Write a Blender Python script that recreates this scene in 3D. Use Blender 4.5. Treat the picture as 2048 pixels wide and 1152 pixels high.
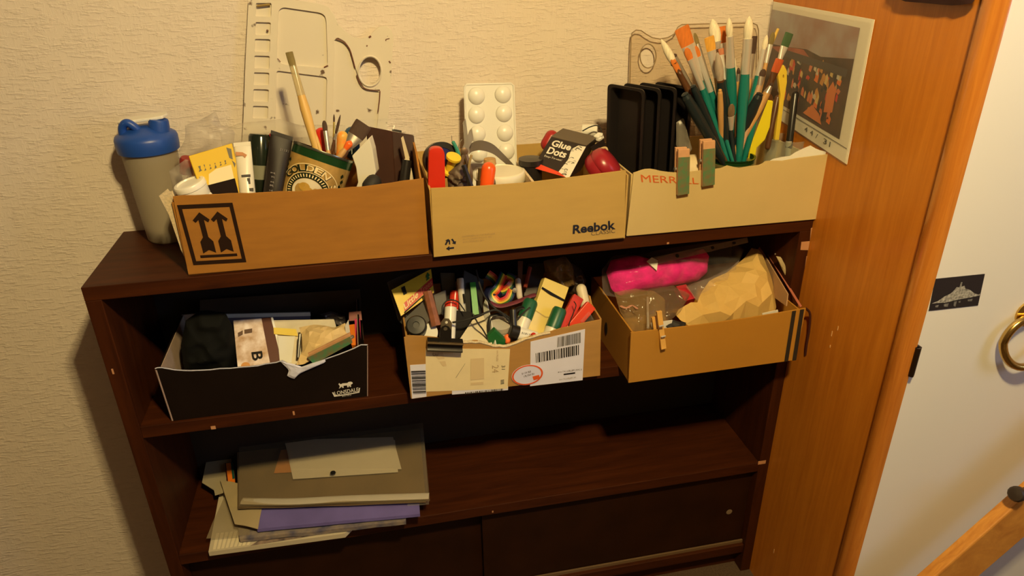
import bpy, bmesh, math, random
from mathutils import Vector as V3, Matrix, noise, geometry
for o in list(bpy.data.objects): bpy.data.objects.remove(o, do_unlink=True)
scn = bpy.context.scene; COL = scn.collection
random.seed(7)
# ------------------------------------------------------------------ camera, world, light, exposure
ZT = .8617                                   # height of the bookcase top above the floor
CAM = V3((.4355, -1.2903, .4546 + ZT)); EUL = (1.1145, .0137, -.2072); FPX = 1425.0
cd = bpy.data.cameras.new('camera'); cam = bpy.data.objects.new('camera', cd); COL.objects.link(cam)
cam.location = CAM; cam.rotation_euler = EUL; cd.sensor_width = 36; cd.lens = 36 * FPX / 2048; cd.clip_start = .02
scn.camera = cam
w = bpy.data.worlds.new('world'); scn.world = w; w.use_nodes = True
w.node_tree.nodes['Background'].inputs[0].default_value = (1, .85, .6, 1); w.node_tree.nodes['Background'].inputs[1].default_value = .02
vs = scn.view_settings; vs.view_transform = 'Standard'; vs.look = 'None'; vs.gamma = 1; vs.exposure = 0.0; vs.use_curve_mapping = False
LAMP = V3((.67, -1.24, ZT + 1.07)); LAMP_W = 180; LAMP_COL = (1, .75, .33)
WIN_W = 12.0; WIN_COL = (.55, .72, 1)
# ------------------------------------------------------------------ helpers
ROT = Matrix.Rotation(EUL[2], 3, 'Z') @ Matrix.Rotation(EUL[1], 3, 'Y') @ Matrix.Rotation(EUL[0], 3, 'X')
def ray(px, py): return ROT @ V3(((px - 1024) / FPX, -(py - 576) / FPX, -1))
def P(px, py, y=None, x=None, z=None, pl=None):
    """world point on a given plane (y, x, or z above the bookcase top, or (origin, normal))"""
    d = ray(px, py)
    if pl: t = (pl[0] - CAM).dot(pl[1]) / d.dot(pl[1])
    elif y is not None: t = (y - CAM.y) / d.y
    elif x is not None: t = (x - CAM.x) / d.x
    else: t = (z + ZT - CAM.z) / d.z
    return CAM + d * t
def lean(yt, zt, yb, zb):
    """plane leaning back: (yt,zt) top, (yb,zb) bottom, z above the bookcase top"""
    n = V3((0, zt - zb, -(yt - yb))).normalized()
    return (V3((0, yb, zb + ZT)), n)
def J(*gs):
    V, F = [], []
    for v, f in gs:
        n = len(V); V += [V3(q) for q in v]; F += [[i + n for i in g] for g in f]
    return V, F
def T(g, m): return [m @ V3(v) for v in g[0]], g[1]
WLOC = {}
def link(o, parent=None):
    COL.objects.link(o)
    if parent: o.parent = parent
def mesh(name, g, mat, parent=None, smooth=False, label=None, cat=None, group=None, kind=None, bevel=0, recalc=True):
    V, F = g; V = [V3(v) for v in V]
    lo = V3([min(v[i] for v in V) for i in range(3)]); hi = V3([max(v[i] for v in V) for i in range(3)])
    base = V3(((lo.x + hi.x) / 2, (lo.y + hi.y) / 2, lo.z))
    me = bpy.data.meshes.new(name); me.from_pydata([v - base for v in V], [], F)
    bm = bmesh.new(); bm.from_mesh(me)
    if recalc: bmesh.ops.recalc_face_normals(bm, faces=bm.faces)
    if bevel:
        es = [e for e in bm.edges if len(e.link_faces) == 2 and e.calc_face_angle(0) > .5]
        bmesh.ops.bevel(bm, geom=es, offset=bevel, segments=2, profile=.5, affect='EDGES', clamp_overlap=True)
    bm.to_mesh(me); bm.free()
    if smooth:
        for p_ in me.polygons: p_.use_smooth = True
        if smooth != 'all': me.set_sharp_from_angle(angle=math.radians(40))
    for m_ in (mat if isinstance(mat, (list, tuple)) else [mat]): me.materials.append(m_)
    o = bpy.data.objects.new(name, me); link(o, parent)
    o.location = base - (WLOC[parent] if parent else V3()); WLOC[o] = base
    tag(o, label, cat, group, kind)
    return o
def tag(o, label=None, cat=None, group=None, kind=None):
    if label: o['label'] = label
    if cat: o['category'] = cat
    if group: o['group'] = group
    if kind: o['kind'] = kind
def thing(name, label, cat, loc, group=None, kind=None):
    o = bpy.data.objects.new(name, None); COL.objects.link(o); o.location = loc; o.empty_display_size = .02
    WLOC[o] = V3(loc); tag(o, label, cat, group, kind); return o
# --- shapes
def bx(x0, x1, y0, y1, z0, z1):
    v = [(x, y, z) for z in (z0, z1) for y in (y0, y1) for x in (x0, x1)]
    return v, [[0, 2, 3, 1], [4, 5, 7, 6], [0, 1, 5, 4], [2, 6, 7, 3], [0, 4, 6, 2], [1, 3, 7, 5]]
def basis(d):
    d = d.normalized(); a = V3((0, 0, 1)) if abs(d.z) < .9 else V3((1, 0, 0))
    u = d.cross(a).normalized(); return u, d.cross(u).normalized(), d
def rings(R, caps=True, closed=True):
    """list of rings of points -> skin"""
    n = len(R[0]); V = [q for r in R for q in r]; F = []
    for i in range(len(R) - 1):
        for j in range(n if closed else n - 1):
            k = (j + 1) % n; F.append([i * n + j, i * n + k, (i + 1) * n + k, (i + 1) * n + j])
    if caps: F += [list(range(n))[::-1], list(range((len(R) - 1) * n, len(R) * n))]
    return V, F
def cone(p0, p1, r0, r1, n=12, flat=1.0, side=None):
    p0, p1 = V3(p0), V3(p1); u, v, d = basis(p1 - p0)
    if side: u = (side - d * side.dot(d)).normalized(); v = d.cross(u)
    return rings([[p + (u * math.cos(a) + v * math.sin(a) * flat) * r for a in [2 * math.pi * k / n for k in range(n)]] for p, r in ((p0, r0), (p1, r1))])
def lathe(o, d, prof, n=24, side=None, flat=1.0):
    """profile [(radius, distance along d)]"""
    o = V3(o); u, v, d = basis(V3(d))
    if side: u = (side - d * side.dot(d)).normalized(); v = d.cross(u)
    return rings([[o + d * h + (u * math.cos(a) + v * math.sin(a) * flat) * max(r, 1e-5) for a in [2 * math.pi * k / n for k in range(n)]] for r, h in prof])
def tube(pts, r, n=8, flat=1.0):
    pts = [V3(q) for q in pts]; R = []; u0 = None
    for i, q in enumerate(pts):
        d = (pts[min(i + 1, len(pts) - 1)] - pts[max(i - 1, 0)]).normalized()
        if u0 is None: u0, _, _ = basis(d)
        u = (u0 - d * u0.dot(d)).normalized(); v = d.cross(u); u0 = u
        rr = r[i] if isinstance(r, (list, tuple)) else r
        R.append([q + (u * math.cos(a) + v * math.sin(a) * flat) * rr for a in [2 * math.pi * k / n for k in range(n)]])
    return rings(R)
def spline(pts, n=8):
    pts = [V3(q) for q in pts]; out = []
    for i in range(len(pts) - 1):
        a, b = pts[i], pts[i + 1]; m0 = (b - pts[max(i - 1, 0)]) / 2; m1 = (pts[min(i + 2, len(pts) - 1)] - a) / 2
        for k in range(n):
            t = k / n; out.append(a * (2 * t**3 - 3 * t * t + 1) + m0 * (t**3 - 2 * t * t + t) + b * (3 * t * t - 2 * t**3) + m1 * (t**3 - t * t))
    return out + [pts[-1]]
def plate(loops, th):
    """outer loop + holes given as world points (planar); th: thickness vector to the back"""
    loops = [[V3(q) for q in l] for l in loops]; tris = geometry.tessellate_polygon(loops)
    A = [q for l in loops for q in l]; n = len(A); V = A + [q + th for q in A]
    F = [list(t) for t in tris] + [[i + n for i in t][::-1] for t in tris]; b = 0
    for l in loops:
        m = len(l)
        for i in range(m): k = (i + 1) % m; F.append([b + i, b + k, b + k + n, b + i + n])
        b += m
    return V, F
def platepx(loops, th, zmin=None, **pl):
    if not isinstance(loops[0][0], (list, tuple)): loops = [loops]
    L = [[P(*q, **pl) for q in l] for l in loops]
    if zmin is not None:
        for l in L:
            for q in l: q.z = max(q.z, zmin + ZT)
    return plate(L, V3(th) if isinstance(th, (list, tuple)) else V3((0, th, 0)))
def planar(c):
    """slide the third corner along the line of sight into the plane of the other three"""
    n = (c[1] - c[0]).cross(c[3] - c[0]); d = c[2] - CAM
    if abs(d.dot(n)) > 1e-9: c[2][:] = CAM + d * ((c[0] - CAM).dot(n) / d.dot(n))
    return c
def slab(c, th):
    c = planar([q if isinstance(q, V3) else V3(q) for q in c]); n = (c[1] - c[0]).cross(c[3] - c[0]).normalized()
    if n.dot(c[0] - CAM) < 0: n = -n
    return plate([c], n * th)
def slabpx(q, th, **pl): return slab([P(*a, **pl) for a in q], th)
def slab2(q, yt, yb, th):
    """quad of pixels tl,tr,br,bl whose top stands at depth yt and bottom at yb"""
    return slab([P(*q[0], y=yt), P(*q[1], y=yt), P(*q[2], y=yb), P(*q[3], y=yb)], th)
def bil(c, u, v): return (c[3] * (1 - u) + c[2] * u) * (1 - v) + (c[0] * (1 - u) + c[1] * u) * v    # c: tl,tr,br,bl
def cnorm(c):
    n = (c[1] - c[0]).cross(c[3] - c[0]).normalized(); return n if n.dot(CAM - c[0]) > 0 else -n
def decal(name, polys, c, mat, parent, off=.0006, label=None):
    n = cnorm(c); V, F = [], []
    for pg in polys:
        F.append(list(range(len(V), len(V) + len(pg)))); V += [bil(c, *q) + n * off for q in pg]
    return mesh(name, (V, F), mat, parent, label=label)
def rect(u0, v0, u1, v1): return [(u0, v0), (u1, v0), (u1, v1), (u0, v1)]
_txt = {}
def textg(s, bold=0):
    if (s, bold) not in _txt:
        cu = bpy.data.curves.new('t', 'FONT'); cu.body = s; cu.resolution_u = 3; cu.offset = bold; ob = bpy.data.objects.new('t', cu); COL.objects.link(ob)
        me = bpy.data.meshes.new_from_object(ob.evaluated_get(bpy.context.evaluated_depsgraph_get()))
        _txt[s, bold] = ([v.co.copy() for v in me.vertices], [list(p_.vertices) for p_ in me.polygons])
        bpy.data.objects.remove(ob); bpy.data.curves.remove(cu); bpy.data.meshes.remove(me)
    V, F = _txt[s, bold]
    x0 = min(v.x for v in V); x1 = max(v.x for v in V); y0 = min(v.y for v in V); y1 = max(v.y for v in V)
    return [((v.x - x0) / (x1 - x0), (v.y - y0) / (y1 - y0)) for v in V], F
def textq(s, c, box, mat, parent, off=.0007, rot=0, bold=0, slant=0, name='lettering'):
    uv, F = textg(s, bold); u0, v0, u1, v1 = box; n = cnorm(c); V = []
    for a, b in uv:
        a += slant * b
        for _ in range(rot): a, b = 1 - b, a
        V.append(bil(c, u0 + (u1 - u0) * a, v0 + (v1 - v0) * b) + n * off)
    return mesh(name, (V, F), mat, parent)
def scrawl(c, box, mat, parent, off=.0007, seed=1, n=9, rot=0):
    """print too small or blurred to read: a row of uneven marks"""
    rd = random.Random(seed); u0, v0, u1, v1 = box; polys = []
    for k in range(n):
        a, b_ = (k + rd.uniform(.05, .2)) / n, (k + rd.uniform(.6, .9)) / n; lo, hi = rd.uniform(0, .25), rd.uniform(.7, 1); m_ = rd.uniform(.35, .6)
        pts = [(a, lo), (b_, lo + .1), (b_ - .15 / n, m_), (b_, hi), (a + .2 / n, hi), (a + .3 / n, m_)]
        for _ in range(rot): pts = [(1 - y_, x) for x, y_ in pts]
        polys.append([(u0 + (u1 - u0) * x, v0 + (v1 - v0) * y_) for x, y_ in pts])
    return decal('small_print', polys, c, mat, parent, off)
def inset(c, u0, v0, u1, v1): return [bil(c, u0, v1), bil(c, u1, v1), bil(c, u1, v0), bil(c, u0, v0)]
def resample(pts, n):
    pts = [V3(q) for q in pts]; L = [(pts[(i + 1) % len(pts)] - pts[i]).length for i in range(len(pts))]; tot = sum(L); out = []; i = 0; acc = 0
    for k in range(n):
        s = tot * k / n
        while acc + L[i] < s: acc += L[i]; i += 1
        out.append(pts[i].lerp(pts[(i + 1) % len(pts)], (s - acc) / L[i]))
    return out
def blob(outline, front, back, amp, sc, pl, n=72, K=12, ridged=True, center=None, seed=0, power=.5, sm=False):
    """soft thing: traced outline at its own distance, bulged to the front and back, crumpled by noise"""
    O = resample([P(*q, **pl) for q in outline], n)
    nrm = (pl['pl'][1] if 'pl' in pl else V3((0, 1, 0)) if 'y' in pl else V3((0, 0, -1))); nrm = -nrm if nrm.dot(CAM - O[0]) < 0 else nrm
    c = P(*center, **pl) if center else sum(O, V3()) / n
    def nz(q, s):
        a = noise.noise(q * sc + V3((seed, s, 3.1)))
        if ridged: a = 1 - 2.2 * abs(a) + .5 * noise.noise(q * sc * 2.3 + V3((s, 1, 2)))
        return a * amp
    V, F = [], []
    for side, dep in ((1, front), (-1, back)):
        b0 = len(V); V.append(c + nrm * side * (dep + nz(c, side)))
        for k in range(1, K + 1):
            t = k / K; h = dep * (max(0, 1 - t**2)) ** power
            for q in O:
                w_ = c.lerp(q, t); f = min(1, (1 - t) * 4); V.append(w_ + nrm * side * (h + nz(w_, side) * f) + nrm * nz(w_, 0) * .5)
        for j in range(n): F.append([b0, b0 + 1 + j, b0 + 1 + (j + 1) % n])
        for k in range(K - 1):
            for j in range(n): a = b0 + 1 + k * n; F.append([a + j, a + (j + 1) % n, a + n + (j + 1) % n, a + n + j])
    a = 1 + (K - 1) * n; b = a + 1 + K * n
    for j in range(n): F.append([a + j, a + (j + 1) % n, b + (j + 1) % n, b + j])
    return V, F
def crumple(outline, pl, front, back, step=.010, jit=.006, seed=1):
    """crumpled paper: traced outline filled with jittered points, creased into facets"""
    r = random.Random(seed); O = resample([P(*q, **pl) for q in outline], 44); n = pl['pl'][1] if 'pl' in pl else V3((0, 1, 0)); n = -n if n.dot(CAM - O[0]) < 0 else n
    u = V3((1, 0, 0)); u = (u - n * u.dot(n)).normalized(); v = n.cross(u); o = O[0]; O2 = [((q - o).dot(u), (q - o).dot(v)) for q in O]
    def inside(x, y_):
        c = False
        for (x0, y0), (x1, y1) in zip(O2, O2[1:] + O2[:1]):
            if (y0 > y_) != (y1 > y_) and x < (x1 - x0) * (y_ - y0) / (y1 - y0) + x0: c = not c
        return c
    def dist(x, y_): return min(math.hypot(x - a, y_ - b_) for a, b_ in O2)
    pts = list(O2); xs = [a for a, _ in O2]; ys = [b_ for _, b_ in O2]; x = min(xs); row = 0
    while x < max(xs):
        y_ = min(ys) + (step / 2 if row % 2 else 0)
        while y_ < max(ys):
            a, b_ = x + r.uniform(-.3, .3) * step, y_ + r.uniform(-.3, .3) * step
            if inside(a, b_) and dist(a, b_) > step * .55: pts.append((a, b_))
            y_ += step
        x += step * .87; row += 1
    from mathutils import Vector
    co, _, fa, _, _, _ = geometry.delaunay_2d_cdt([Vector(q) for q in pts], [(i, (i + 1) % 44) for i in range(44)], [], 1, 1e-6)
    V, F, k = [], [], len(co)
    for sd, dep in ((1, front), (-1, back)):
        for c in co:
            d = dist(c.x, c.y); h = dep * min(1, (d / .03)) ** .6; w_ = o + u * c.x + v * c.y
            big = noise.noise(w_ * 26 + V3((seed, 0, 0))) * jit * 1.6; V.append(w_ + n * (sd * h + (big + r.uniform(-jit, jit)) * min(1, d / .006) * (1 if sd > 0 else .3) + (noise.noise(w_ * 40) * jit if d <= .006 else 0)))
    for f in fa: F += [list(f), [i + k for i in f[::-1]]]
    cnt = {}
    for f in fa:
        for a, b_ in zip(f, list(f[1:]) + [f[0]]): cnt[(a, b_)] = 1
    for a, b_ in list(cnt):
        if (b_, a) not in cnt: F.append([a, b_, b_ + k, a + k])
    return V, F
# ------------------------------------------------------------------ materials
def lin(c): return tuple((x / 255 / 12.92) if x / 255 <= .04045 else ((x / 255 + .055) / 1.055) ** 2.4 for x in c)
LIT = (1.10, .93, .52)
def A(r, g, b, lv=1.0):
    """material colour of a thing that looks like (r,g,b) under the warm lamp at relative brightness lv"""
    return tuple(min(.92, max(.0015, x / (t * lv))) for x, t in zip(lin((r, g, b)), LIT))
MATS = {}
def M(name, col, rough=.55, metal=0, var=.0, vs=40, bump=0, bs=200, stretch=(1, 1, 1), alpha=1, trans=0, sheen=0, col2=None, emit=0, spec=.5, coat=0):
    if name in MATS: return MATS[name]
    m = bpy.data.materials.new(name); MATS[name] = m; m.use_nodes = True; nt = m.node_tree; b = nt.nodes['Principled BSDF']
    b.inputs['Base Color'].default_value = (*col, 1); b.inputs['Roughness'].default_value = rough; b.inputs['Metallic'].default_value = metal
    b.inputs['Specular IOR Level'].default_value = spec; b.inputs['Coat Weight'].default_value = coat
    if trans: b.inputs['Transmission Weight'].default_value = trans
    if alpha < 1: b.inputs['Alpha'].default_value = alpha
    if emit: b.inputs['Emission Color'].default_value = (*col, 1); b.inputs['Emission Strength'].default_value = emit
    if var or bump:
        tc = nt.nodes.new('ShaderNodeTexCoord'); mp = nt.nodes.new('ShaderNodeMapping'); mp.inputs['Scale'].default_value = stretch
        nt.links.new(tc.outputs['Object'], mp.inputs['Vector'])
    if var:
        nz = nt.nodes.new('ShaderNodeTexNoise'); nz.inputs['Scale'].default_value = vs; nz.inputs['Detail'].default_value = 6
        nt.links.new(mp.outputs[0], nz.inputs['Vector'])
        rp = nt.nodes.new('ShaderNodeValToRGB'); rp.color_ramp.elements[0].position = .3; rp.color_ramp.elements[1].position = .7
        c2 = col2 or tuple(x * (1 - var) for x in col)
        rp.color_ramp.elements[0].color = (*c2, 1); rp.color_ramp.elements[1].color = (*[min(1, x * (1 + var * .4)) for x in col], 1)
        nt.links.new(nz.outputs['Fac'], rp.inputs[0]); nt.links.new(rp.outputs[0], b.inputs['Base Color'])
    if bump:
        n2 = nt.nodes.new('ShaderNodeTexNoise'); n2.inputs['Scale'].default_value = bs; n2.inputs['Detail'].default_value = 3
        nt.links.new(mp.outputs[0], n2.inputs['Vector'])
        bp = nt.nodes.new('ShaderNodeBump'); bp.inputs['Strength'].default_value = bump; bp.inputs['Distance'].default_value = .002
        nt.links.new(n2.outputs['Fac'], bp.inputs['Height']); nt.links.new(bp.outputs[0], b.inputs['Normal'])
    return m
def clear(name, tint=(1, 1, 1), fac=.3, col=(.7, .7, .68), rough=.12, bump=0, bs=60):
    """thin clear or frosted plastic: part passes straight through, the rest is a glossy film"""
    if name in MATS: return MATS[name]
    m = M(name, col, rough, bump=bump, bs=bs, spec=.8); nt = m.node_tree; b = nt.nodes['Principled BSDF']; out = nt.nodes['Material Output']
    tr = nt.nodes.new('ShaderNodeBsdfTransparent'); tr.inputs[0].default_value = (*tint, 1); mx = nt.nodes.new('ShaderNodeMixShader')
    fr = nt.nodes.new('ShaderNodeLayerWeight'); fr.inputs[0].default_value = .12; ad = nt.nodes.new('ShaderNodeMath'); ad.operation = 'MULTIPLY_ADD'
    ad.inputs[1].default_value = .6; ad.inputs[2].default_value = fac; ad.use_clamp = True
    nt.links.new(fr.outputs['Facing'], ad.inputs[0]); nt.links.new(ad.outputs[0], mx.inputs[0]); nt.links.new(tr.outputs[0], mx.inputs[1]); nt.links.new(b.outputs[0], mx.inputs[2])
    nt.links.new(mx.outputs[0], out.inputs['Surface']); return m
def wood(name, c1, c2, rough, scale, stretch, coat=0, bump=.05, spec=.5):
    m = M(name, c1, rough, coat=coat, spec=spec); nt = m.node_tree; b = nt.nodes['Principled BSDF']
    tc = nt.nodes.new('ShaderNodeTexCoord'); mp = nt.nodes.new('ShaderNodeMapping'); mp.inputs['Scale'].default_value = stretch
    n1 = nt.nodes.new('ShaderNodeTexNoise'); n1.inputs['Scale'].default_value = scale; n1.inputs['Detail'].default_value = 8; n1.inputs['Roughness'].default_value = .65; n1.inputs['Distortion'].default_value = .6
    rp = nt.nodes.new('ShaderNodeValToRGB'); e = rp.color_ramp.elements; e[0].position = .32; e[1].position = .68; e[0].color = (*c2, 1); e[1].color = (*c1, 1)
    nt.links.new(tc.outputs['Object'], mp.inputs[0]); nt.links.new(mp.outputs[0], n1.inputs['Vector']); nt.links.new(n1.outputs['Fac'], rp.inputs[0]); nt.links.new(rp.outputs[0], b.inputs['Base Color'])
    bp = nt.nodes.new('ShaderNodeBump'); bp.inputs['Strength'].default_value = bump; bp.inputs['Distance'].default_value = .001
    nt.links.new(n1.outputs['Fac'], bp.inputs['Height']); nt.links.new(bp.outputs[0], b.inputs['Normal']); return m
# wallpaper: cream, embossed with short horizontal flecks
wp = M('wallpaper', (.76, .665, .575), .75); nt = wp.node_tree; b = nt.nodes['Principled BSDF']
tc = nt.nodes.new('ShaderNodeTexCoord'); bumps = None
for (sx, sy, sz, st, di) in ((55, 55, 240, .5, .002), (240, 240, 70, .2, .0012)):
    mp = nt.nodes.new('ShaderNodeMapping'); mp.inputs['Scale'].default_value = (sx, sy, sz)
    nz = nt.nodes.new('ShaderNodeTexNoise'); nz.inputs['Scale'].default_value = 1; nz.inputs['Detail'].default_value = 3; nz.inputs['Roughness'].default_value = .6
    rp = nt.nodes.new('ShaderNodeValToRGB'); rp.color_ramp.elements[0].position = .5; rp.color_ramp.elements[1].position = .66
    bp = nt.nodes.new('ShaderNodeBump'); bp.inputs['Strength'].default_value = st; bp.inputs['Distance'].default_value = di
    nt.links.new(tc.outputs['Object'], mp.inputs[0]); nt.links.new(mp.outputs[0], nz.inputs['Vector']); nt.links.new(nz.outputs['Fac'], rp.inputs[0]); nt.links.new(rp.outputs[0], bp.inputs['Height'])
    if bumps: nt.links.new(bumps.outputs[0], bp.inputs['Normal'])
    bumps = bp
nt.links.new(bumps.outputs[0], b.inputs['Normal'])
dark = wood('dark_wood', (.066, .0155, .003), (.032, .007, .0015), .5, 6, (1, 12, 12), bump=.1, spec=.22)
darkv = wood('dark_wood_upright', (.064, .015, .003), (.032, .007, .0015), .5, 6, (12, 12, 1), bump=.1, spec=.22)
pine = wood('varnished_panel', (.60, .21, .020), (.47, .145, .011), .38, 5, (14, 14, .8), coat=.15)
beadw = wood('varnished_bead', (.62, .23, .035), (.42, .13, .018), .25, 5, (14, 14, .8), coat=.6)
plankw = wood('pine_plank', (.72, .33, .06), (.5, .19, .03), .5, 7, (3, 12, 3))
white = M('door_paint', (.80, .77, .74), .45, bump=.03, bs=30)
ceilm = M('ceiling_paint', (.55, .50, .42), .8); wp2 = M('plain_wallpaper', (.36, .27, .17), .8, bump=.2, bs=150)  # unseen walls and ceiling toned dark to cut bounce light
carpet = M('carpet', (.10, .06, .035), .95, var=.4, vs=300, bump=.4, bs=500)
kraft = M('cardboard_brown', (.36, .15, .018), .75, var=.12, vs=14, bump=.05, bs=90, stretch=(1, 1, 6))
kraft2 = M('cardboard_tan', (.50, .32, .09), .75, var=.07, vs=10, bump=.04, bs=90, stretch=(1, 1, 6))
kraft3 = M('cardboard_cream', (.60, .45, .20), .75, var=.06, vs=10, bump=.04, bs=90)
kraft5 = M('cardboard_parcel', (.44, .23, .06), .75, var=.1, vs=12, bump=.05, bs=90, stretch=(1, 1, 6))
kraft6 = M('cardboard_golden', (.46, .21, .021), .75, var=.06, vs=10, bump=.03, bs=90)
corr = M('cardboard_edge', A(225, 190, 120), .8, var=.25, vs=300)
blackp = M('black_print', (.010, .007, .006), .6, spec=.2)
brownp = M('brown_black_print', (.020, .008, .004), .7, spec=.15)
whitep = M('white_paper', (.78, .76, .70), .6, var=.05, vs=20)
whitepl = M('white_plastic', (.80, .78, .72), .3)
creampl = M('cream_plastic', (.74, .70, .58), .35)
blackpl = M('black_plastic', (.016, .014, .013), .3)
blackmt = M('black_matt', (.014, .012, .011), .7)
chrome = M('chrome', (.80, .77, .72), .28, .6)
steel = M('dull_steel', (.44, .40, .35), .35, .7)
brass = M('brass', (.62, .42, .14), .22, 1)
film = clear('clear_film', fac=.02, col=(.75, .73, .7), rough=.1, bump=.3, bs=45)
haze = clear('hazy_plastic', fac=.16, col=(.66, .60, .50), rough=.25, bump=.2, bs=60)
glass = clear('jar_glass', tint=(.93, .95, .9), fac=.12, col=(.6, .6, .55), rough=.05)
red = M('red_plastic', (.62, .03, .012), .3); orange = M('orange_plastic', (.85, .14, .02), .3)
yellow = M('yellow_plastic', (.80, .55, .03), .35); green = M('green_plastic', (.02, .16, .06), .35)
teal = M('teal_lacquer', (.01, .17, .15), .22, coat=.5); navy = M('navy_lacquer', (.012, .02, .024), .3)
rawwood = wood('raw_wood', (.62, .36, .13), (.45, .24, .08), .5, 20, (1, 1, .1)); bamboo = wood('bamboo', (.72, .47, .15), (.6, .36, .1), .45, 14, (1, 1, .15))
brownh = M('brown_lacquer', (.09, .035, .012), .35)
def bris(n, c): return M('bristle_' + n, c, .8, var=.2, vs=400, stretch=(1, 1, .1))
b_cream = bris('cream', (.82, .74, .56)); b_orange = bris('orange', (.62, .17, .02)); b_gold = bris('gold', (.72, .36, .05)); b_brown = bris('brown', (.06, .03, .018)); b_olive = bris('olive', (.2, .15, .05)); b_green = bris('greenish', (.05, .1, .04)); b_red = bris('rust', (.5, .09, .02))
# ------------------------------------------------------------------ the room
W, D, t_ = 1.2, .2337, .023; Z2, Z3 = -.2574, -.5458; FL = -ZT
CE = 2.42; WY0, WY1 = -2.1, -1.3; XL, XR, YF = -2.2, 2.5, -3.6
def struct(name, g, mat, **k): return mesh(name, g, mat, kind='structure', **k)
struct('floor', bx(XL, XR, YF, .06, -.05, 0), carpet, label='dark brown carpet under the bookcase', cat='floor')
struct('ceiling', bx(XL, XR, YF, .06, CE, CE + .05), ceilm, label='plain off-white ceiling of the room', cat='ceiling')
struct('wall_back', bx(XL, W, 0, .06, 0, CE), wp, label='cream embossed wallpaper wall behind the bookcase', cat='wall')
struct('wall_left', bx(XL - .06, XL, YF, .06, 0, CE), wp2, label='unseen wallpapered side wall, toned dark to cut bounce light', cat='wall')
struct('wall_front', bx(XL, XR, YF - .06, YF, 0, CE), wp2, label='plain papered wall behind the viewer', cat='wall')
struct('wall_far_right', J(bx(XR, XR + .06, YF, WY0, 0, CE), bx(XR, XR + .06, WY1, -.5, 0, CE), bx(XR, XR + .06, WY0, WY1, 0, .95), bx(XR, XR + .06, WY0, WY1, 2.05, CE)), wp2, label='plain papered wall with the window', cat='wall')
wr = struct('wall_right', bx(W + .0005, W + .03, -.487, 0, 0, CE), pine, label='varnished orange brown wooden panel beside the bookcase', cat='wall')
# scratches on the panel
for (x0, y0, x1, y1) in ((1664, 662, 1667, 676), (1676, 652, 1679, 664), (1548, 1098, 1550, 1110), (1660, 690, 1662, 697)):
    a = P(x0, y0, x=W); c_ = P(x1, y1, x=W)
    mesh('scratch', bx(W - .0004, W + .0004, a.y, a.y - .0016, c_.z, a.z), M('scratched_wood', (.75, .45, .2), .6), wr)
prof = [(W + .003, -.487), (W - .0005, -.487), (W - .001, -.4895), (W - .010, -.491), (W - .013, -.497), (W - .014, -.506), (W - .012, -.515), (W - .007, -.5205), (W - .001, -.522), (W + .003, -.522)]
struct('trim_1', rings([[(x, y, z) for x, y in prof] for z in (0, CE)]), beadw, smooth=True, label='rounded varnished wooden moulding on the edge of the panel', cat='moulding')
# closet door, facing the room
DY = -.516
door = thing('door_1', 'white painted cupboard door hinged beside the wooden panel', 'door', (1.58, DY, 0), kind='structure')
mesh('door_leaf', bx(W + .004, 1.94, DY, DY + .036, .012, 1.99), white, door, bevel=.002)
struct('trim_2', J(bx(1.945, 2.02, DY - .012, DY + .04, 0, 2.07), bx(W + .004, 1.945, DY - .006, DY + .04, 1.995, 2.07)), beadw, label='varnished door frame around the white door', cat='door frame')
struct('wall_closet', J(bx(2.02, XR, DY, DY + .05, 0, CE), bx(W + .031, 2.02, DY, DY + .05, 2.07, CE)), wp, label='cream wallpapered wall around the white door', cat='wall')
h0 = P(1833, 692, y=DY - .003); h1 = P(1821, 748, y=DY - .003)
hg = mesh('hinge', J(bx(W + .0005, W + .010, DY - .008, DY, h1.z, h0.z)), M('old_bronze', (.05, .028, .018), .4, .8), door)
mesh('hinge_pin', cone((W + .004, DY - .008, h1.z), (W + .004, DY - .008, h0.z), .004, .004, 10), MATS['old_bronze'], hg, smooth=True)
rc = P(2052, 680, y=DY - .012); rr = .041
ringpts = [rc + V3((math.cos(a) * rr, -.012 * (math.sin(a) < 0) * abs(math.sin(a)), math.sin(a) * rr)) for a in [2 * math.pi * k / 40 for k in range(41)]]
mesh('ring_pull', tube(ringpts, .0062, 10), brass, door, smooth=True)
mesh('ring_boss', lathe((rc.x, DY, rc.z + rr), (0, -1, 0), [(.022, 0), (.022, .003), (.012, .008), (.011, .02), (0, .022)]), brass, door, smooth=True)
# postcard on the door
pc = [P(1871, 558, y=DY - .001), P(1970, 548, y=DY - .001), P(1956, 611, y=DY - .001), P(1858, 622, y=DY - .001)]
pcard = thing('postcard', 'small black postcard with a pale silver ornament stuck on the white door', 'postcard', pc[3])
mesh('card', slab(pc, .0008), M('postcard_black', (.02, .016, .02), .4), pcard)
silver = M('postcard_silver', (.42, .40, .36), .6, var=.75, vs=260)
decal('picture', [[(.02, .24), (.14, .30), (.25, .42), (.37, .50), (.43, .60), (.46, .68), (.52, .66), (.53, .82), (.56, .82), (.56, .68), (.62, .70), (.65, .60), (.75, .55), (.86, .42), (.96, .36), (.98, .40), (.98, .33), (.8, .30), (.6, .28), (.5, .26), (.3, .22)]], pc, silver, pcard, .0005)
decal('reflection', [[(a, v), (a + w_, v + .01), (a + w_ * .9, v - h), (a + .01, v - h * .8)] for a, v, w_, h in ((.1, .16, .07, .07), (.27, .18, .1, .1), (.47, .22, .06, .17), (.56, .22, .05, .06), (.75, .24, .1, .07))], pc, M('postcard_grey', (.2, .19, .18), .6, var=.6, vs=200), pcard, .0005)
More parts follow.
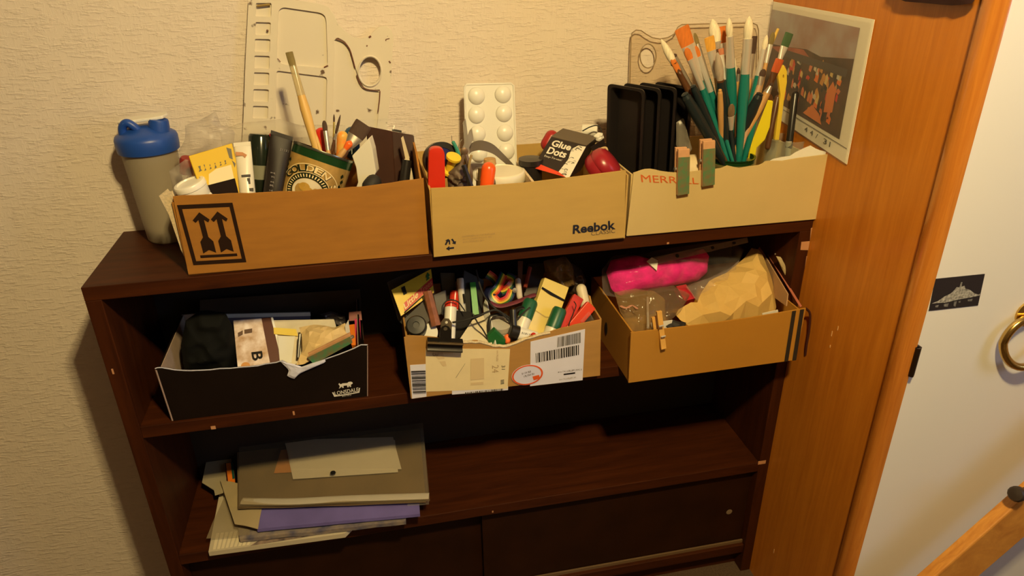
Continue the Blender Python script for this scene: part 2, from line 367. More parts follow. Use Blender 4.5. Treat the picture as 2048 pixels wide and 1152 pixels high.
# window behind the camera: cool evening daylight
struct('window_1', J(*[bx(XR + .02, XR + .05, a, b_, c_, d_) for a, b_, c_, d_ in ((WY0, WY1, .95, 1.0), (WY0, WY1, 2.0, 2.05), (WY0, WY0 + .05, 1.0, 2.0), (WY1 - .05, WY1, 1.0, 2.0), (-1.72, -1.68, 1.0, 2.0))]), white, label='white framed window beyond the white door', cat='window')
al = bpy.data.lights.new('window_daylight', 'AREA'); al.shape = 'RECTANGLE'; al.size = 1.0; al.size_y = .7; al.energy = WIN_W; al.color = WIN_COL
ao = bpy.data.objects.new('window_daylight', al); COL.objects.link(ao); ao.location = (XR + .07, -1.7, 1.5); ao.rotation_euler = (0, math.radians(90), 0)
# pendant lamp
lamp = thing('pendant_lamp', 'bulb with an added lampshade hanging on a white cord from the ceiling', 'lamp', (LAMP.x, LAMP.y, CE))
mesh('ceiling_rose', lathe((LAMP.x, LAMP.y, CE), (0, 0, -1), [(.04, 0), (.04, .012), (.015, .03), (0, .031)]), whitepl, lamp, smooth=True)
mesh('cord', cone((LAMP.x, LAMP.y, LAMP.z + .09), (LAMP.x, LAMP.y, CE - .02), .003, .003, 8), whitepl, lamp, smooth=True)
mesh('bulb_holder', lathe((LAMP.x, LAMP.y, LAMP.z + .05), (0, 0, 1), [(.018, 0), (.018, .03), (.008, .045), (0, .046)]), whitepl, lamp, smooth=True)
mesh('bulb', lathe((LAMP.x, LAMP.y, LAMP.z - .03), (0, 0, 1), [(0, 0), (.018, .005), (.028, .025), (.024, .05), (.014, .08)]), M('bulb_glow', (1, .85, .6), .3, emit=8), lamp, smooth=True)
mesh('added_shade', lathe((LAMP.x, LAMP.y, LAMP.z + .10), (0, 0, -1), [(.02, 0), (.14, .085), (.141, .088), (.138, .088), (.022, .006), (.02, 0)], 40), M('added_shade_dark', (.12, .10, .07), .5), lamp, smooth=True)  # unseen lampshade added to keep light off the ceiling
pl = bpy.data.lights.new('lamp_light', 'POINT'); pl.energy = LAMP_W; pl.color = LAMP_COL; pl.shadow_soft_size = .042
po = bpy.data.objects.new('lamp_light', pl); COL.objects.link(po); po.parent = lamp; po.location = LAMP - WLOC[lamp]
# ------------------------------------------------------------------ bookcase
bc = thing('bookcase', 'low dark brown wooden bookcase with two open shelves and sliding doors below', 'bookcase', (W / 2, -D / 2, 0))
def z(v): return ZT + v
mesh('side_panel', bx(0, t_, -D, -.006, 0, z(-t_)), darkv, bc, bevel=.001)
rs = mesh('side_panel', bx(W - t_, W, -D, -.006, 0, z(-t_)), darkv, bc, bevel=.001)
tb = mesh('top_board', bx(0, W, -D, -.002, z(-t_), z(0)), dark, bc, bevel=.001)
mesh('shelf', bx(t_, W - t_, -D, -.010, z(Z2 - t_), z(Z2)), dark, bc, bevel=.001)
mesh('shelf', bx(t_, W - t_, -D, -.010, z(Z3 - t_), z(Z3)), dark, bc, bevel=.001)
mesh('base_board', bx(t_, W - t_, -D + .004, -.010, .055, .055 + t_), dark, bc, bevel=.001)
mesh('plinth', bx(t_, W - t_, -D + .03, -D + .05, 0, .055), dark, bc)
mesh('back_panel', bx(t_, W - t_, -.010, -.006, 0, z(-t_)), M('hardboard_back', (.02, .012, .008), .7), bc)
mesh('door_track', bx(t_, W - t_, -D + .012, -D + .016, .055 + t_, .055 + t_ + .007), M('worn_track', (.16, .10, .05), .5), bc)
for i, (x0, x1, yy) in enumerate(((t_ + .001, .62, -D + .034), (.585, W - t_ - .001, -D + .018))):
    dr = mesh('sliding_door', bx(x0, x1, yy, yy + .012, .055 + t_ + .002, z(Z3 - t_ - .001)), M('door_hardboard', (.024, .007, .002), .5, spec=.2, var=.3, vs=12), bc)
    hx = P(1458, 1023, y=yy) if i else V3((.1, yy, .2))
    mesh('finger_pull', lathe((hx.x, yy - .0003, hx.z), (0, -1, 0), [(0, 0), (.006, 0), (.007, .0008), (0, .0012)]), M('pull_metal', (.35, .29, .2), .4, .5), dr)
vch = M('bare_veneer', (.55, .27, .13), .7)
for q in ([(1603, 484), (1623, 482), (1620, 500), (1601, 500)], [(1622, 457), (1628, 455), (1624, 478), (1621, 480)], [(1613, 513), (1616, 512), (1613, 536), (1611, 534)]):
    v = [P(*a, y=-D - .0005) for a in q]
    for a in v: a.x = min(a.x, W - .0005)
    mesh('veneer_chip', plate([v], V3((0, .001, 0))), vch, rs)
for (x0, y0, x1, y1) in ((421, 853, 432, 858), (585, 823, 590, 830), (222, 738, 229, 748), (1517, 923, 1531, 927), (1334, 485, 1338, 488), (984, 1022, 987, 1025)):
    a = P(x0, y0, y=-D - .0004); c_ = P(x1, y1, y=-D - .0004)
    mesh('veneer_chip', bx(a.x, c_.x, -D - .0004, -D + .0004, c_.z, a.z), vch, bc)
# ------------------------------------------------------------------ open cardboard boxes
def open_box(name, label, x0, x1, yf, yb, z0, h, mat, front, liner=None, hb=None, left=None, right=None, th=.003, edge=None):
    """front: pixel outline of the front panel; hb: height of back; left/right: list of (y, height) along the side tops"""
    o = thing(name, label, 'box', ((x0 + x1) / 2, (yf + yb) / 2, z(z0)), 'open shoe boxes used as trays on the bookcase')
    f = mesh('front_panel', platepx(front, th, zmin=z0 + .0004, y=yf), mat, o)
    mesh('bottom_panel', bx(x0 + th, x1 - th, yf + th, yb - th, z(z0) + .0004, z(z0) + .003), mat, o)
    mesh('back_panel', bx(x0, x1, yb - th, yb, z(z0) + .0004, z(z0 + (hb or h))), liner or mat, o)
    sides = []
    for xx, prof_, s in ((x0, left, 1), (x1, right, -1)):
        prof_ = prof_ or [(yf + th, h), (yb - th, h)]
        lp = [V3((xx, y_, z(z0 + hh))) for y_, hh in prof_] + [V3((xx, prof_[-1][0], z(z0) + .0004)), V3((xx, prof_[0][0], z(z0) + .0004))]
        sides.append(mesh('side_panel', plate([lp], V3((s * th, 0, 0))), mat, o))
    if liner:
        q = [P(*a, y=yf + th) for a in front]
        mesh('front_lining', plate([[V3((min(max(a.x, x0 + th), x1 - th), yf + th, max(a.z, z(z0) + .004))) for a in q]], V3((0, .0012, 0))), liner, o)
        for xx in (x0 + th, x1 - th - .0012): mesh('side_lining', bx(xx, xx + .0012, yf + th + .002, yb - th - .001, z(z0) + .004, z(z0 + h)), liner, o)
    return o, f, sides
def jag(pts, n=4, amp=1.6, seed=1):
    """torn cardboard edge between pixel points"""
    r = random.Random(seed); out = []
    for a, b_ in zip(pts[:-1], pts[1:]):
        for k in range(n): t = k / n; out.append((a[0] + (b_[0] - a[0]) * t + r.uniform(-1, 1), a[1] + (b_[1] - a[1]) * t + r.uniform(-amp, amp)))
    return out + [pts[-1]]
def quad(o, tl, tr, br, bl, **pl): return [P(*tl, **pl), P(*tr, **pl), P(*br, **pl), P(*bl, **pl)]
# --- box 1, brown, this way up
Y1 = -.230
box1, f1, s1 = open_box('cardboard_box', 'brown cardboard box with black this-way-up arrows, full of paint tubes', .150, .513, Y1, -.03, 0, .122, kraft,
    jag([(345, 393), (480, 387), (600, 383), (720, 374), (847, 357)], 6, .8, 2) + [(858, 512), (377, 549)], left=[(Y1 + .003, .118), (-.20, .112), (-.185, .128), (-.15, .120), (-.033, .122)], right=[(Y1 + .003, .121), (-.20, .132), (-.17, .150), (-.12, .155), (-.1, .125), (-.033, .122)])
q = quad(0, (354, 410), (465, 405), (493, 524), (387, 530), y=Y1)
fr = .065
decal('arrow_symbol', [rect(0, 0, 1, fr), rect(0, 1 - fr, 1, 1), rect(0, fr, fr * 1.1, 1 - fr), rect(1 - fr * 1.1, fr, 1, 1 - fr), rect(.17, .115, .86, .16)] +
      [[(u + a, v) for a, v in ((0, .87), (.155, .745), (.115, .70), (.05, .745), (.05, .46), (.12, .385), (.12, .19), (0, .245), (-.12, .19), (-.12, .385), (-.05, .46), (-.05, .745), (-.115, .70), (-.155, .745))] for u in (.36, .69)], q, brownp, f1, label='black this-way-up arrows in a square frame')
# torn paper at the left corner
for k, (oq, yy) in enumerate((([(318, 392), (335, 378), (352, 398), (350, 430), (372, 520), (362, 500), (338, 430)], -.222), ([(330, 385), (345, 382), (352, 400), (340, 402)], -.215))):
    mesh('torn_flap', platepx(oq, .0012, y=yy), corr, box1)
# --- box 2, tan, small sports logo
Y2 = -.245
box2, f2, s2 = open_box('cardboard_box', 'tan shoe box with a black sports logo, full of small tools', .522, .843, Y2, -.012, 0, .110, kraft2,
    [(862, 377), (950, 373), (1050, 366), (1150, 354), (1252, 341), (1248, 475), (868, 517)])
q2 = quad(0, (862, 377), (1252, 341), (1248, 475), (868, 517), y=Y2)
def fq(tl, tr, br, bl, y_): return [P(*tl, y=y_), P(*tr, y=y_), P(*br, y=y_), P(*bl, y=y_)]
textq('Reebok', fq((1146, 450), (1230, 440), (1231, 458), (1145, 468), Y2), (0, 0, 1, 1), M('navy_print', (.012, .014, .03), .5), f2, bold=.03)
textq('CLASSIC', fq((1182, 463), (1230, 457), (1230, 465), (1182, 471), Y2), (0, 0, 1, 1), M('grey_print', (.13, .10, .06), .6), f2)
rq = fq((883, 474), (915, 471), (916, 498), (885, 502), Y2)
def arr(cx, cy, a, s):
    P_ = [(-.5, -.12), (.1, -.12), (.1, -.34), (.55, 0), (.1, .34), (.1, .12), (-.5, .12)]
    return [(cx + s * (x * math.cos(a) - y_ * math.sin(a)), cy + s * (x * math.sin(a) + y_ * math.cos(a))) for x, y_ in P_]
decal('recycling_symbol', [arr(.32, .62, math.radians(62), .45), arr(.74, .60, math.radians(-62), .45), arr(.5, .14, math.radians(180), .5), rect(.44, .42, .52, .75)], rq, MATS['navy_print'], f2)
for k, (a, b_) in enumerate((((923, 471), (990, 465)), ((925, 477), (984, 471)), ((925, 482), (970, 478)))):
    scrawl(fq((a[0], a[1]), b_, (b_[0], b_[1] + 4), (a[0], a[1] + 4), Y2), (0, 0, 1, 1), M('faint_print', A(168, 128, 66), .7), f2, seed=k, n=22)
# folded right edge of the box and inner flap
for dx, hh in ((.004, .106), (.008, .098)): mesh('side_flap', bx(.843 - dx - .0015, .843 - dx, Y2 + .006, -.03, z(.02), z(hh)), kraft2, box2)
mesh('divider', bx(.684, .688, Y2 + .004, -.12, z(.004), z(.110)), corr, box2)
# --- box 3, cream, orange print
Y3 = -.238
box3, f3, s3 = open_box('cardboard_box', 'cream shoe box with orange lettering and torn edge, full of paintbrushes', .850, 1.194, Y3, -.03, 0, .108, kraft3,
    jag([(1267, 346), (1283, 340), (1300, 338), (1322, 343), (1350, 346), (1400, 342), (1440, 338), (1456, 332), (1480, 336), (1520, 330), (1532, 323), (1566, 322)], 2, .8, 5) + [(1600, 316), (1664, 308), (1638, 440), (1253, 472)])
textq('MERRELL', fq((1281, 349), (1396, 356), (1397, 368), (1283, 364), Y3), (0, 0, 1, 1), M('orange_print', (.62, .12, .02), .5), f3)
mesh('paper_edge', platepx(jag([(1532, 325), (1548, 318), (1580, 312), (1605, 298), (1622, 292), (1640, 300), (1664, 306)], 2, 1, 9) + [(1640, 318), (1560, 330)], .0012, y=Y3 + .006), whitep, box3)
# --- box 4, black, second shelf
Y4 = -.229; liner4 = M('grey_lining', A(150, 120, 80, .6), .8, var=.1, vs=60)
front4 = jag([(311, 738), (318, 735), (335, 738), (380, 742), (440, 738), (500, 734), (545, 726), (565, 722)], 3, .8, 4) + [(576, 728), (580, 740), (576, 748), (590, 752), (600, 745)] + jag([(612, 735), (640, 722), (680, 708), (708, 697)], 2, .6, 6) + [(722, 690), (735, 690), (735, 794), (345, 842)]
box4, f4, s4 = open_box('cardboard_box', 'black shoe box with a white lion logo and a torn front', .072, .390, Y4, -.04, Z2, .102, M('black_card', (.009, .0045, .003), .6, var=.2, vs=20, spec=.15), front4, liner=liner4)
# whitish torn rim along the front edge
rim = [P(a[0], a[1], y=Y4 + .001) for a in front4[:-2]]
mesh('torn_edge', tube(rim, .0011, 6), M('torn_white', A(230, 215, 190), .8), f4)
mesh('corner_edge', tube([P(312, 740, y=Y4), P(345, 841, y=Y4)], .0014, 6), M('worn_edge', A(165, 130, 95), .8), f4)
mesh('corner_edge', tube([P(735, 692, y=Y4), P(735, 792, y=Y4)], .0009, 6), MATS['worn_edge'], f4)
mesh('torn_flap', blob([(560, 722), (578, 726), (600, 735), (650, 718), (652, 724), (615, 740), (598, 748), (588, 758), (574, 752), (578, 740)], .003, .001, .001, 60, dict(y=Y4 - .004), n=40, K=5), MATS['torn_white'], f4)
lq = fq((664, 784), (720, 774), (721, 786), (667, 796), Y4)
logo = M('logo_white', (.75, .72, .66), .6)
decal('logo_banner', [[(.0, .95), (.04, .2), (.5, .12), (.96, .12), (1, .9), (.96, .9), (.93, .3), (.5, .28), (.08, .38), (.05, .95)]], lq, logo, f4)
textq('LONSDALE', lq, (.08, .38, .94, 1.02), logo, f4, bold=.01)
scrawl(fq((684, 791), (703, 788), (703, 791), (684, 794), Y4), (0, 0, 1, 1), logo, f4, n=7)
nq = fq((676, 765), (706, 762), (706, 774), (676, 778), Y4)
decal('lion_logo', [[(.02, .75), (.1, .55), (.12, .3), (.05, .1), (.12, .1), (.25, .35), (.3, .1), (.38, .1), (.36, .42), (.6, .42), (.62, .1), (.72, .1), (.72, .4), (.8, .1), (.88, .1), (.85, .45), (.98, .6), (.96, .85), (.84, .98), (.7, .95), (.62, .8), (.3, .82), (.18, .7), (.08, .92)]], nq, logo, f4)
# --- box 5, parcel box
Y5 = -.258
top5 = [(808, 676)] + jag([(815, 672), (855, 673), (925, 684), (955, 682), (985, 690), (1012, 692), (1050, 676), (1100, 664), (1150, 650)], 4, 1.2, 11) + [(1202, 640)]
box5, f5, s5 = open_box('cardboard_box', 'parcel cardboard box with white address labels, full of marker pens', .466, .804, Y5, -.05, Z2, .118, kraft5, top5 + [(1200, 754), (822, 797)],
    right=[(Y5 + .003, .116), (-.2, .118), (-.19, .128), (-.15, .118), (-.1, .125), (-.053, .115)])
mesh('torn_edge', tube([P(*a, y=Y5 + .001) for a in jag([(925, 684), (960, 684), (985, 691), (1012, 693), (1050, 677), (1100, 665)], 4, .8, 3)], .0028, 6), corr, f5)
lab = M('label_yellowed', A(222, 190, 116, .8), .55, var=.05, vs=30); labw = M('label_white', A(215, 198, 165, .8), .5, var=.05, vs=20)
l1 = fq((851, 684), (1020, 686), (1017, 777), (851, 781), Y5)
mesh('address_label', slab([a + V3((0, -.0006, 0)) for a in fq((851, 697), (1020, 698), (1015, 777), (852, 783), Y5)], .0005), lab, f5)
mesh('address_label', slab([a + V3((0, -.0006, 0)) for a in fq((1061, 683), (1170, 658), (1165, 760), (1060, 772), Y5)], .0005), labw, f5)
mesh('address_label', slab([a + V3((0, -.0004, 0)) for a in fq((820, 730), (852, 728), (853, 793), (824, 797), Y5)], .0003), labw, f5)
mesh('address_label', slab([a + V3((0, -.0004, 0)) for a in fq((904, 781), (1016, 772), (1016, 780), (904, 789), Y5)], .0003), labw, f5)
ofs = .0012
def bars(c, n, seed, parent, horiz=False, mat=blackp):
    r = random.Random(seed); polys = []; u = 0
    while u < .98:
        wd = r.choice((.012, .012, .02, .03)); polys.append(rect(u, 0, min(1, u + wd), 1) if not horiz else rect(0, u, 1, min(1, u + wd * 1.6))); u += wd + r.choice((.012, .016, .024)) * (2 if horiz else 1)
    return decal('barcode', polys, c, mat, parent, ofs)
greyp = M('dark_grey_print', (.05, .045, .04), .6)
bars(fq((1071, 706), (1158, 689), (1158, 709), (1072, 725), Y5), 0, 3, f5)
bars(fq((1115, 674), (1161, 664), (1161, 685), (1114, 694), Y5), 0, 5, f5, mat=greyp)
bars(fq((822, 741), (851, 740), (852, 786), (826, 787), Y5), 0, 8, f5, True, greyp)
bars(fq((930, 784), (1008, 776), (1008, 780), (930, 788), Y5), 0, 9, f5, mat=greyp)
tanp = M('tan_print', A(176, 140, 78, .8), .7)
decal('printed_panel', [rect(0, .2, 1, 1), rect(0, 0, .95, .1)], fq((941, 717), (968, 715), (968, 768), (941, 770), Y5), M('faint_panel', A(206, 170, 100, .8), .6), f5, ofs)
decal('pen_stroke', [[(0, 0), (.04, 0), (1, .97), (1, 1)]], fq((911, 728), (930, 726), (930, 753), (911, 755), Y5), greyp, f5, ofs)
textq('3', fq((865, 705), (877, 704), (877, 711), (865, 712), Y5), (0, 0, 1, 1), tanp, f5, ofs, rot=3)
textq('24', fq((984, 730), (997, 729), (997, 744), (984, 745), Y5), (0, 0, 1, 1), tanp, f5, ofs, rot=3)
scrawl(fq((992, 700), (997, 700), (997, 722), (992, 722), Y5), (0, 0, 1, 1), tanp, f5, ofs, rot=3)
textq('31', fq((1003, 730), (1010, 730), (1010, 738), (1003, 738), Y5), (0, 0, 1, 1), greyp, f5, ofs, rot=3)
decal('small_print', [rect(0, .1 + .2 * k, 1, .2 + .2 * k) for k in range(4)], fq((1001, 757), (1008, 756), (1008, 768), (1001, 769), Y5), greyp, f5, ofs)
decal('small_print', [rect(0, .0, 1, .35), rect(0, .5, 1, .95)], fq((866, 704), (885, 703), (893, 731), (886, 732), Y5), MATS['faint_panel'], f5, ofs)
decal('censor_bar', [rect(0, .1, 1, .8)], fq((1127, 746), (1150, 743), (1150, 747), (1127, 750), Y5), blackp, f5, ofs)
scrawl(fq((1115, 742), (1164, 736), (1164, 740), (1115, 746), Y5), (0, 0, 1, 1), greyp, f5, ofs, n=16)
scrawl(fq((1118, 757), (1152, 752), (1152, 756), (1118, 761), Y5), (0, 0, 1, 1), M('mid_print', (.25, .22, .18), .6), f5, ofs, n=14)
# round orange-rimmed sticker
cc = P(1055, 750, y=Y5 - .0016); ax = P(1086, 742, y=Y5 - .0016) - cc; ay = P(1049, 731, y=Y5 - .0016) - cc
def ell(k, n=40): return [cc + ax * k * math.cos(2 * math.pi * i / n) + ay * k * math.sin(2 * math.pi * i / n) for i in range(n)]
stk = mesh('round_sticker', plate([ell(1)], V3((0, .0004, 0))), M('sticker_grey', A(205, 190, 165, .8), .45), f5)
mesh('sticker_ring', plate([[a - V3((0, .0003, 0)) for a in ell(.98)], [a - V3((0, .0003, 0)) for a in ell(.87)]], V3((0, .0002, 0))), M('orange_ring', (.75, .11, .02), .5), stk)
sq = [cc - V3((0, .0004, 0)) + ax * a + ay * b_ for a, b_ in ((-.45, .65), (.75, .65), (.75, -.65), (-.45, -.65))]
scrawl(inset(sq, .1, .62, .6, .8), (0, 0, 1, 1), greyp, stk, .0002, 3, 7); scrawl(inset(sq, .15, .38, .75, .56), (0, 0, 1, 1), greyp, stk, .0002, 4, 9)
decal('sticker_mark', [rect(.6, .0, .95, .3)], sq, MATS['orange_ring'], stk, .0002)
# --- box 6, golden, striped corner
Y6 = -.292
box6, f6, s6 = open_box('cardboard_box', 'golden brown shoe box with dark corner stripes pulled forward on the shelf', .848, 1.172, Y6, -.06, Z2, .102, kraft6, [(1262, 666), (1400, 650), (1500, 636), (1612, 617), (1590, 720), (1257, 767)])
stripe = M('stripe_black', (.02, .016, .014), .6)
for a, b_ in (((1588, 622), (1576, 723)), ((1604, 619), (1592, 721))):
    wd = 8; c_ = fq((a[0] - wd / 2, a[1]), (a[0] + wd / 2, a[1] - 1), (b_[0] - 4 + wd / 2, b_[1] - 1), (b_[0] - 4 - wd / 2, b_[1]), Y6)
    decal('corner_stripe', [rect(0, 0, 1, 1)], c_, stripe, f6, .0007)
hole = P(1213, 657, x=.848); mesh('hand_hole', lathe((.8475, hole.y, hole.z), (-1, 0, 0), [(0, 0), (.007, 0), (.0075, .0004), (0, .0005)], 20, flat=1.8), blackmt, s6[0])
mesh('inner_flap', slab([P(1512, 482, z=Z2 + .16), P(1575, 588, z=Z2 + .125), P(1572, 612, z=Z2 + .08), P(1500, 560, z=Z2 + .08)], .002), M('flap_brown', A(150, 110, 60, .6), .8), box6)
# ------------------------------------------------------------------ shaker bottle
sb = P(325, 490, z=0); sc_ = V3((.088, -.052, z(0)))
shk = thing('shaker_bottle', 'frosted plastic shaker bottle with a blue screw lid and white flip cap', 'bottle', sc_)
up = V3((0, 0, 1))
frost = clear('frosted_bottle', tint=(.92, .88, .80), fac=.5, col=(.50, .44, .34), rough=.5)
mesh('body', lathe(sc_ + up * .0005, up, [(0, 0), (.031, 0), (.0345, .004), (.036, .03), (.039, .09), (.0425, .158), (.0425, .160), (.040, .160), (.034, .02), (0, .006)], 40), frost, shk, smooth=True)
bl = M('blue_plastic', (.012, .065, .36), .4)
lid = mesh('lid', lathe(sc_ + up * .152, up, [(.0435, 0), (.0465, .002), (.0475, .010), (.0475, .022), (.0455, .027), (.036, .033), (.020, .040), (0, .042)], 40), bl, shk, smooth=True)
mesh('spout', lathe(sc_ + V3((.022, -.004, .178)), V3((.15, 0, 1)), [(.017, 0), (.015, .022), (.014, .025), (0, .026)], 24), bl, lid, smooth=True)
mesh('carry_loop', tube(spline([sc_ + V3((-.030, -.012, .178)), sc_ + V3((-.027, -.014, .195)), sc_ + V3((-.018, -.016, .202)), sc_ + V3((-.008, -.016, .194)), sc_ + V3((-.004, -.014, .184))]), .0065, 10), bl, lid, smooth=True)
mesh('flip_cap', plate([[sc_ + V3((x, y_ + .008, .1965 + (x + .04) * .10)) for x, y_ in ((-.036, -.012), (-.030, -.020), (-.006, -.018), (.016, -.020), (.034, -.018), (.038, 0), (.034, .016), (-.028, .018), (-.037, .008))]], V3((0, 0, .005))), whitepl, lid, bevel=.0015)
# ------------------------------------------------------------------ big palette leaning on the wall
pb = dict(pl=lean(-.012, .38, -.024, .0))
def rpx(tl, tr, br, bl_, r=4, n=3):
    """rounded pixel quad loop"""
    c = [tl, tr, br, bl_]; out = []
    for i in range(4):
        a, b_, d = V3((*c[i - 1], 0)), V3((*c[i], 0)), V3((*c[(i + 1) % 4], 0)); p0 = b_ + (a - b_).normalized() * r; p1 = b_ + (d - b_).normalized() * r
        for k in range(n + 1): t = k / n; q = p0 * (1 - t)**2 + b_ * 2 * t * (1 - t) + p1 * t * t; out.append((q.x, q.y))
    return out
outer = [(497, 0), (500, -6), (560, -4), (640, 8), (657, 14), (668, 30), (676, 48), (690, 62), (706, 74), (722, 78), (738, 74), (748, 62), (760, 53), (772, 52), (783, 60), (787, 76), (784, 120), (781, 180), (776, 240), (770, 300), (764, 380), (475, 400), (486, 260), (491, 120)]
wells = [rpx((512, 6), (543, 6), (542, 34), (511, 33), 3)] + [rpx((511 - k * 1.0, 44 + 33.5 * (k - 0)), (541.5 - k * 1.0, 45 + 33.5 * k), (540.5 - k, 71 + 33.3 * k), (510 - k, 70 + 33.3 * k), 3) for k in range(0, 6)]
wells += [rpx((557, 13), (652, 27), (656, 137), (553, 128), 16, 5), rpx((553, 141), (654, 154), (651, 300), (549, 300), 6)]
wells += [[(669, 80), (676, 75), (690, 83), (700, 97), (706, 115), (711, 135), (718, 158), (728, 175), (742, 180), (760, 179), (757, 225), (750, 300), (664, 300), (667, 200), (669, 120)]]
thumb = [(740 + 21 * math.cos(a), 142 + 28 * math.sin(a)) for a in [2 * math.pi * k / 28 for k in range(28)]]
pal = thing('paint_palette', 'large white plastic paint palette with stained wells leaning on the wall', 'palette', (.37, -.02, z(.003)))
palm = M('palette_white', (.73, .66, .54), .32)
nt = palm.node_tree; b = nt.nodes['Principled BSDF']; tcn = nt.nodes.new('ShaderNodeTexCoord'); nzn = nt.nodes.new('ShaderNodeTexNoise'); nzn.inputs['Scale'].default_value = 60; nzn.inputs['Detail'].default_value = 5
rpn = nt.nodes.new('ShaderNodeValToRGB'); e = rpn.color_ramp.elements; e[0].position = .66; e[0].color = (.73, .66, .54, 1); e[1].position = .72; e[1].color = (.14, .09, .06, 1)
nt.links.new(tcn.outputs['Object'], nzn.inputs['Vector']); nt.links.new(nzn.outputs['Fac'], rpn.inputs[0]); nt.links.new(rpn.outputs[0], b.inputs['Base Color'])
pn = pb['pl'][1]
def padj(l): return [P(*q, **pb) for q in l]
mesh('rim_plate', plate([padj(outer)] + [padj(l) for l in wells] + [padj(thumb)], pn * .0045), palm, pal)
mesh('base_plate', plate([[q + pn * .0046 for q in padj(outer)], [q + pn * .0046 for q in padj(thumb)]], pn * .0014), palm, pal)
th2 = [P(740 + 23 * math.cos(a), 142 + 30 * math.sin(a), **pb) - pn * .001 for a in [2 * math.pi * k / 28 for k in range(29)]]
mesh('thumb_rim', tube(th2, .0018, 6), palm, pal, smooth=True)
stain = M('paint_stain', (.16, .06, .03), .5); stain2 = M('paint_stain_ochre', (.3, .2, .06), .5)
for pts, r_, m_ in (([(672, 77), (688, 84), (699, 98), (705, 116), (710, 135)], .0011, stain), ([(713, 150), (721, 168), (733, 178), (758, 181)], .0009, stain), ([(760, 182), (759, 200), (756, 224)], .001, stain), ([(514, 12), (540, 9)], .002, stain2), ([(555, 117), (561, 124)], .0008, stain), ([(648, 135), (656, 131)], .0013, stain), ([(533, 60), (537, 62)], .0016, stain), ([(738, 75), (742, 72)], .0016, stain), ([(733, 91), (735, 92)], .0014, stain), ([(772, 82), (772, 79), (779, 77)], .0008, stain), ([(778, 122), (781, 126)], .0014, stain)):
    mesh('paint_stain', tube(spline([P(*a, **pb) - pn * .0002 for a in pts], 4), r_, 6), m_, pal)
# ------------------------------------------------------------------ contents of the brown box
def pillow_bag(label, outline, y_, front=.01, back=.008, amp=.004, sc=28, mat=None, seed=0, name='plastic_bag', cat='bag', **k):
    return mesh(name, blob(outline, front, back, amp, sc, dict(y=y_) if not isinstance(y_, tuple) else dict(pl=y_), seed=seed, **k), mat or haze, smooth=True, label=label, cat=cat)
pillow_bag('crumpled grey polythene bag sticking up behind the yellow packet', [(371, 250), (400, 240), (431, 222), (442, 248), (470, 262), (468, 290), (455, 340), (380, 345), (352, 310), (370, 280)], -.10, .008, .006, .005, 34, clear('grey_poly', fac=.22, col=(.50, .45, .42), rough=.35, bump=.3), 3)
pillow_bag('clear plastic sleeve lying along the back of the brown box', [(440, 262), (480, 246), (560, 238), (600, 250), (690, 250), (690, 300), (640, 330), (540, 330), (450, 330)], -.055, .010, .008, .004, 30, None, 5)
pillow_bag('small grey plastic sachet beside the white pot', [(338, 342), (372, 318), (398, 330), (400, 380), (350, 395)], -.155, .006, .006, .003, 40, MATS['grey_poly'], 8, name='sachet', cat='sachet')
redc = mesh('red_bottle', lathe(P(367, 320, y=-.12) - V3((0, 0, .02)), V3((.25, -.2, 1)), [(0, 0), (.010, 0), (.010, .022), (.008, .026), (0, .027)], 20), M('dark_red', (.25, .02, .015), .4), smooth=True, label='dark red bottle behind the small grey sachet', cat='bottle')
# white pot with screw cap
wpp = P(388, 385, y=-.19); wd_ = V3((-.25, -.10, 1)).normalized()
pot = thing('paint_pot', 'small white plastic pot with a ridged screw cap in the brown box corner', 'pot', wpp - V3((0, 0, .07)))
mesh('pot_body', lathe(wpp - wd_ * .085, wd_, [(0, 0), (.026, 0), (.027, .004), (.027, .068), (.023, .078), (.020, .080), (0, .081)], 32), whitepl, pot, smooth=True)
mesh('screw_cap', lathe(wpp - wd_ * .008, wd_, [(0, 0), (.0215, 0), (.0225, .002), (.0225, .016), (.0235, .017), (.0235, .023), (.022, .025), (.018, .0255), (.017, .0235), (0, .0235)], 32), whitepl, pot, smooth=True)
# yellow packet
yq = [P(377, 312, y=-.17), P(464, 286, y=-.15), P(489, 392, y=-.195), P(412, 410, y=-.20)]
yp = thing('paint_packet', 'bright yellow card packet with black lettering and a dark window', 'packet', yq[3])
ym = M('packet_yellow', (.66, .43, .008), .5, spec=.25)
mesh('packet_body', slab(yq, .012), ym, yp, bevel=.001)
decal('pale_band', [[(.2, .30), (.85, .34), (.86, .62), (.5, .62), (.3, .56)]], yq, M('packet_pale', (.70, .58, .33), .5), yp)
decal('window', [rect(.2, -.05, .87, .36)], yq, M('window_dark', (.014, .008, .007), .85, spec=.1), yp, .0008)
scrawl(yq, (.08, .62, .82, .76), M('packet_ink', (.05, .035, .01), .5), yp, seed=5, n=6); decal('scuff', [[(.85, .95), (.95, .9), (.93, .7), (.86, .75)], [(.9, .7), (.97, .62), (.93, .55)]], yq, MATS['packet_ink'], yp)
